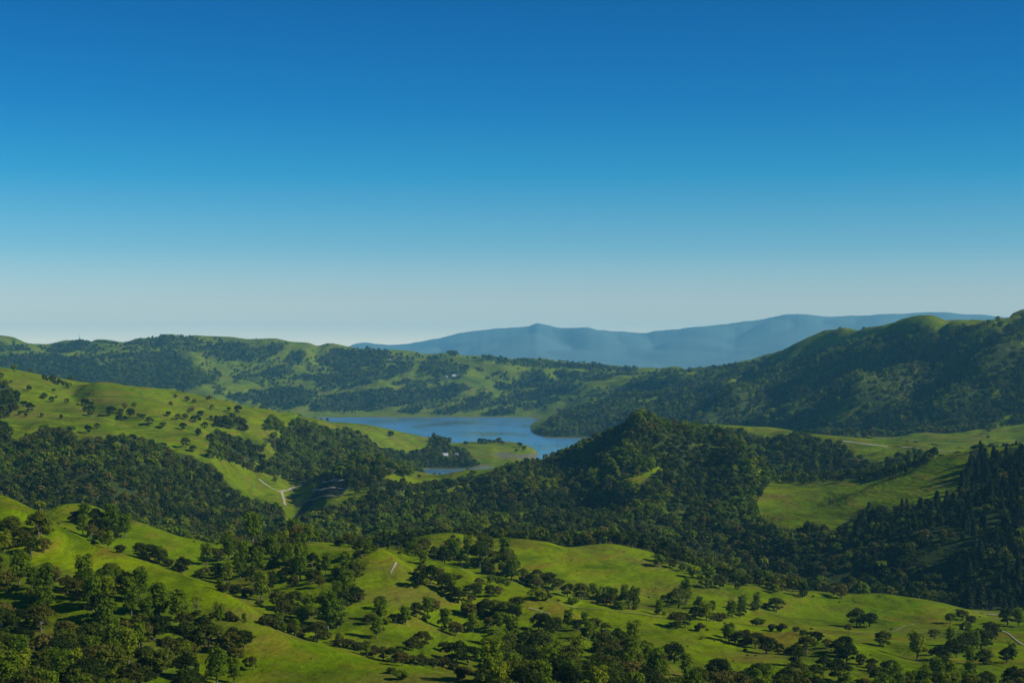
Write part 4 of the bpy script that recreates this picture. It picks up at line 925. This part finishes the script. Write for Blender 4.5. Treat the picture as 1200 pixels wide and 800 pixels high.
for nm, lst in byname.items():
    lst.sort(key=lambda t: (-t['s'] if t['px'] > -25 else 0))
    for k, t in enumerate(lst):
        if k >= 300 or t['s'] < .9:
            stuff('near', *t['p'], t['w'], t['c']); continue
        shape, mat, name, cat = KINDS[t['c']]
        crown_me, trunk_me = NEAR[t['c']][int(rng.integers(len(NEAR[t['c']])))]
        e = bpy.data.objects.new(name, None); COL.objects.link(e)
        e.empty_display_size = 2
        e.location = t['p']; s = t['w'] / WID[shape]
        e.scale = (s, s, s * (.88 + .24 * rng.random()))
        e.rotation_euler = (0, 0, rng.random() * 6.283)
        tag(e, t['label'], cat, t['group'])
        for pn, me in (('crown', crown_me), ('trunk', trunk_me)):
            o = bpy.data.objects.new(pn, me); COL.objects.link(o); o.parent = e
        n_ind += 1
print('individual trees', n_ind, {k: len(v) for k, v in byname.items()})

def code_mix(gx, gy, dark=.5, green=.15, scale=120):
    n = fbm(gx, gy, scale, 2, 3) + .75 * bil(CV, gx / gy * F + 600, gy)
    q = rng.random(len(gx)) * .8 + .1 + .6 * n + .35 * perlin(gx / 30, gy / 60)
    return np.where(q < dark, 'd', np.where(q > 1 - green, 'g', 'o'))
def fill(area, y0, y1, sp, w0, dark, green, hk=.4):
    gx, gy, z, px, py, vs = woods(y0, y1, sp, w0 * .7, hk, y1 < 5500)
    cc = code_mix(gx, gy, dark, green)
    ws = w0 * (.55 + .85 * rng.random(len(gx)) ** 1.3)
    n = 0
    for i in range(len(gx)):
        ar = area; c = cc[i]
        if area == 'mid':
            con = (px[i] > 985 + 40 * fbm(gx[i:i+1], gy[i:i+1], 100, 1)[0]) and gy[i] < 2350 and (py[i] < 640 or px[i] > 1120) and rng.random() < .45 or (px[i] > 1128 and gy[i] < 2500 and rng.random() < .6)
            if con: c = 'c'; ar = 'conifer'; ws[i] *= .42 + .4 * rng.random()
            elif px[i] < 340 or gy[i] > 3450 and px[i] < 620: ar = 'left'
            elif px[i] > 1000 and gy[i] < 2500:
                ar = 'right'; c = 'd' if rng.random() < .8 else c
        stuff(ar, gx[i], gy[i], z[i], ws[i], c); n += 1
    print(area, y0, y1, n)
fill('mid', 1060, 1560, 11, 11.5, .48, .27, .25)
fill('mid', 1560, 3500, 11.5, 13.0, .48, .27, .3)
fill('mid', 3500, 5000, 13, 14, .55, .18, .25)
fill('righthill', 5000, 6900, 15, 16, .50, .24, .2)
fill('farhill', 6900, 10600, 19, 18, .72, .08, .15)

def far_variants():
    """unlinked source meshes for the woodland instances, a few shapes per kind"""
    c = bpy.data.collections.new('woodland_sources')
    names = []
    idx = {}
    k = 0
    for code, shape, mat in (('d', 'oak', M_DARK), ('o', 'oak', M_OLIVE), ('g', 'oak', M_GREEN), ('c', 'conifer', M_CONIF)):
        for v in range(4):
            cr, tv = make_kind(300 + v * 11 + ord(code), shape, False)
            o = mesh_obj('woodland_source_%02d' % k, cr[0], cr[1], mat, link=False)
            if shape != 'conifer' or True:
                # trunk joined in
                me = o.data; bm_v = np.concatenate([cr[0], tv[0]]); off = len(cr[0])
                nf = len(cr[1])
                me2 = bpy.data.meshes.new(me.name)
                me2.from_pydata([tuple(q) for q in bm_v], [], list(cr[1]) + [tuple(a_ + off for a_ in f) for f in tv[1]])
                me2.materials.append(mat); me2.materials.append(M_BARK)
                mi_ = np.zeros(len(me2.polygons), np.int32); mi_[nf:] = 1
                me2.polygons.foreach_set('material_index', mi_)
                o.data = me2
            c.objects.link(o)
            idx.setdefault(code, []).append(k); k += 1
    for code in 'dogsh':
        shape, mat, _, _ = KINDS[code]
        for v in range(3):
            cr, tv = shape_cache[(shape, v)]
            off = len(cr[0])
            me2 = bpy.data.meshes.new('near_source')
            me2.from_pydata([tuple(q) for q in np.concatenate([cr[0], tv[0]])], [], list(cr[1]) + [tuple(a_ + off for a_ in f) for f in tv[1]])
            me2.materials.append(mat); me2.materials.append(M_BARK)
            mi_ = np.zeros(len(me2.polygons), np.int32); mi_[len(cr[1]):] = 1
            me2.polygons.foreach_set('material_index', mi_)
            o = bpy.data.objects.new('woodland_source_%02d' % k, me2)
            c.objects.link(o)
            idx.setdefault('n' + code, []).append(k); k += 1
    return c, idx
SRC, SIDX = far_variants()
SIDX['s'] = SIDX['o']; SIDX['h'] = SIDX['g']; SIDX['b'] = SIDX['o']; SIDX['nb'] = SIDX['no']

def gn_tree():
    g = bpy.data.node_groups.new('plant_woodland', 'GeometryNodeTree')
    g.interface.new_socket('Geometry', in_out='INPUT', socket_type='NodeSocketGeometry')
    g.interface.new_socket('Geometry', in_out='OUTPUT', socket_type='NodeSocketGeometry')
    N = g.nodes; L = g.links
    gi = N.new('NodeGroupInput'); go = N.new('NodeGroupOutput')
    ip = N.new('GeometryNodeInstanceOnPoints'); ci = N.new('GeometryNodeCollectionInfo')
    ci.inputs['Collection'].default_value = SRC
    ci.inputs['Separate Children'].default_value = True
    ci.inputs['Reset Children'].default_value = True
    def at(nm, ty):
        a_ = N.new('GeometryNodeInputNamedAttribute'); a_.data_type = ty; a_.inputs['Name'].default_value = nm; return a_.outputs['Attribute']
    L.new(gi.outputs[0], ip.inputs['Points']); L.new(ci.outputs[0], ip.inputs['Instance'])
    ip.inputs['Pick Instance'].default_value = True
    L.new(at('which', 'INT'), ip.inputs['Instance Index'])
    L.new(at('turn', 'FLOAT_VECTOR'), ip.inputs['Rotation'])
    L.new(at('size', 'FLOAT_VECTOR'), ip.inputs['Scale'])
    L.new(ip.outputs[0], go.inputs[0])
    return g
GN = gn_tree()
AREA_INFO = {
    'brush': ('low_brush', 'small scattered bushes dotting the near grassy slopes'),
    'near': ('woodland', 'smaller trees filling out the foreground woods'),
    'mid': ('woodland', 'dense oak wood over the middle ridge and its round knoll'),
    'left': ('woodland', 'dark oak wood on the lower slopes of the left ridge'),
    'right': ('woodland', 'shaded oak wood at the foot of the slope on the right'),
    'conifer': ('conifer_wood', 'dark conifers on the steep slope at the right edge'),
    'righthill': ('woodland', 'oak wood covering the high hill right of the lake'),
    'farhill': ('woodland', 'bluish woods in bands over the far hills behind the lake')}
for area, lst in STUFF.items():
    A = np.array([q[:4] for q in lst], float); codes = [q[4] for q in lst]
    me = bpy.data.meshes.new('woodland')
    me.vertices.add(len(A)); me.vertices.foreach_set('co', A[:, :3].astype(np.float32).ravel())
    pre = 'n' if area in ('near', 'brush') else ''
    wh = np.array([SIDX[pre + c][int(rng.integers(3))] for c in codes], np.int32)
    base = np.array([WID['conifer'] if c == 'c' else (WID[KINDS[c][0]] if pre and c != 'b' else 13.0) for c in codes])
    sc = A[:, 3] / base
    hz = sc * np.where((np.array(codes) == 'g') & (pre == ''), 1.2, 1.0) * (.85 + .35 * rng.random(len(A)))
    hz = np.where(np.isin(codes, ['s', 'h']) & (pre == ''), sc * .7, hz)
    size = np.column_stack([sc, sc, hz]).astype(np.float32)
    turn = np.zeros((len(A), 3), np.float32); turn[:, 2] = rng.random(len(A)) * 6.283
    a1 = me.attributes.new('which', 'INT', 'POINT'); a1.data.foreach_set('value', wh)
    a2 = me.attributes.new('turn', 'FLOAT_VECTOR', 'POINT'); a2.data.foreach_set('vector', turn.ravel())
    a3 = me.attributes.new('size', 'FLOAT_VECTOR', 'POINT'); a3.data.foreach_set('vector', size.ravel())
    nm, lab = AREA_INFO[area]
    o = bpy.data.objects.new(nm, me); COL.objects.link(o)
    md = o.modifiers.new('plant', 'NODES'); md.node_group = GN
    tag(o, lab, 'wood', None, 'stuff')

# ------------------------------------------------------------------ small built things
def simple_mat(name, col, rough=.7):
    m, N, L, P = new_mat(name)
    tcs = N.new('ShaderNodeTexCoord').outputs['Object']
    L.new(mixc(N, L, noise(N, L, tcs, 1.5, 4), tuple(c * .8 for c in col), col), P.inputs['Base Color'])
    P.inputs['Roughness'].default_value = rough
    return m
M_WHITE = simple_mat('white_wall_paint', (.78, .77, .72)); M_ROOF = simple_mat('grey_roof', (.30, .29, .28)); M_ROOFL = simple_mat('pale_metal_roof', (.42, .43, .44), .5)
M_GLASSD = simple_mat('dark_window_glass', (.03, .04, .05), .15); M_STEEL = simple_mat('galvanised_steel', (.30, .31, .32), .45)
def box(x0, x1, y0, y1, z0, z1):
    v = [(x, y, z) for x in (x0, x1) for y in (y0, y1) for z in (z0, z1)]
    return v, [(0, 1, 3, 2), (4, 6, 7, 5), (0, 4, 5, 1), (2, 3, 7, 6), (0, 2, 6, 4), (1, 5, 7, 3)]
def house(px, py, L_, W_, H_, rot, label, roof=M_ROOF):
    p = hit(px, py)
    e = bpy.data.objects.new('farm_house', None); COL.objects.link(e); e.location = p; e.rotation_euler = (0, 0, rot)
    tag(e, label, 'house')
    v, f = box(-L_ / 2, L_ / 2, -W_ / 2, W_ / 2, -2, H_)
    v += [(-L_ / 2, 0, H_ + W_ * .3), (L_ / 2, 0, H_ + W_ * .3)]
    f += [(1, 3, 8), (5, 9, 7)]
    mesh_obj('wall', v, f, M_WHITE, e)
    o_ = .6; r = [(-L_ / 2 - o_, -W_ / 2 - o_, H_ - .3), (L_ / 2 + o_, -W_ / 2 - o_, H_ - .3), (L_ / 2 + o_, 0, H_ + W_ * .3 + .1), (-L_ / 2 - o_, 0, H_ + W_ * .3 + .1), (-L_ / 2 - o_, W_ / 2 + o_, H_ - .3), (L_ / 2 + o_, W_ / 2 + o_, H_ - .3)]
    r2 = [(a_, b_, c_ + .25) for a_, b_, c_ in r]
    mesh_obj('roof', r + r2, [(0, 1, 2, 3), (3, 2, 5, 4), (6, 9, 8, 7), (9, 10, 11, 8), (0, 6, 7, 1), (4, 5, 11, 10), (0, 3, 9, 6), (3, 4, 10, 9), (1, 7, 8, 2), (2, 8, 11, 5)], roof, e)
    n = max(2, int(L_ // 4))
    wme = None
    for i in range(n):
        x = -L_ / 2 + (i + .5) * L_ / n
        nm = 'door' if i == n // 2 else 'window'
        z0, z1 = (0, 2.1) if nm == 'door' else (1, 2.2)
        v, f = box(x - .55, x + .55, -W_ / 2 - .06, -W_ / 2 + .02, z0, z1)
        mesh_obj(nm, v, f, M_GLASSD if nm == 'window' else M_ROOF, e)
    return e
house(522, 533.5, 14, 8, 4.5, .3, 'white farm house among dark trees on the lake bluff', M_ROOFL)
house(535, 533, 8, 5, 3.5, -.2, 'small pale house right of the white one on the lake bluff', M_ROOFL)
house(532, 440.5, 22, 11, 6, .1, 'pale building under the tree band on the far hills', M_ROOFL)
house(523, 441.5, 13, 8, 4, -.1, 'low pale shed left of the far hill building', M_ROOFL)
house(456, 422.5, 20, 10, 5, .2, 'long pale ranch building high on the far hills', M_ROOFL)
def mast(px, py, h, label):
    p = next(q for q in (hit(px, py + k) for k in range(30)) if q is not None)
    e = bpy.data.objects.new('radio_mast', None); COL.objects.link(e); e.location = p
    tag(e, label, 'mast')
    V, Fc, off = [], [], 0
    for k in range(3):
        a_ = k * 2.094
        for j in range(6):
            w0, w1 = 2.4 * (1 - j / 7), 2.4 * (1 - (j + 1) / 7)
            p0 = (w0 * math.cos(a_), w0 * math.sin(a_), h * j / 6 - 1); p1 = (w1 * math.cos(a_), w1 * math.sin(a_), h * (j + 1) / 6 - 1)
            p2 = (w1 * math.cos(a_ + 2.094), w1 * math.sin(a_ + 2.094), h * (j + 1) / 6 - 1)
            for q0, q1, r_ in ((p0, p1, .45), (p0, p2, .22), (p1, p2, .22)):
                v, f = tube(q0, q1, r_, r_, 4); V.append(v); Fc += [tuple(i + off for i in t) for t in f]; off += len(v)
    mesh_obj('lattice', np.concatenate(V), Fc, M_STEEL, e)
    v, f = tube((0, 0, h * .8), (0, 0, h * 1.15), .35, .2, 6); mesh_obj('antenna', v, f, M_STEEL, e)
    v, f = tube((-3.2, 0, h * .9), (3.2, 0, h * .9), .5, .5, 6); mesh_obj('crossarm', v, f, M_STEEL, e)
mast(93, 400, 42, 'thin lattice radio mast on the wooded far hilltop at left')
mast(188, 396, 26, 'short radio mast beside the highest far hilltop')

# ------------------------------------------------------------------ haze
hm = bpy.data.materials.new('thin_air_haze'); hm.use_nodes = True
N = hm.node_tree.nodes; L = hm.node_tree.links
N.remove(N['Principled BSDF'])
pv = N.new('ShaderNodeVolumePrincipled')
pv.inputs['Color'].default_value = (.21, .69, 1.0, 1)
pv.inputs['Density'].default_value = 2.4e-5
pv.inputs['Anisotropy'].default_value = 0
L.new(pv.outputs[0], N['Material Output'].inputs['Volume'])
v, f = box(-46000, 46000, -46000, 46000, -75, float(max(MZ.max(), Z.max())) + 25)
hz_ = mesh_obj('haze', v, f, hm)
tag(hz_, 'thin blue haze filling the air over the hills', kind='stuff')
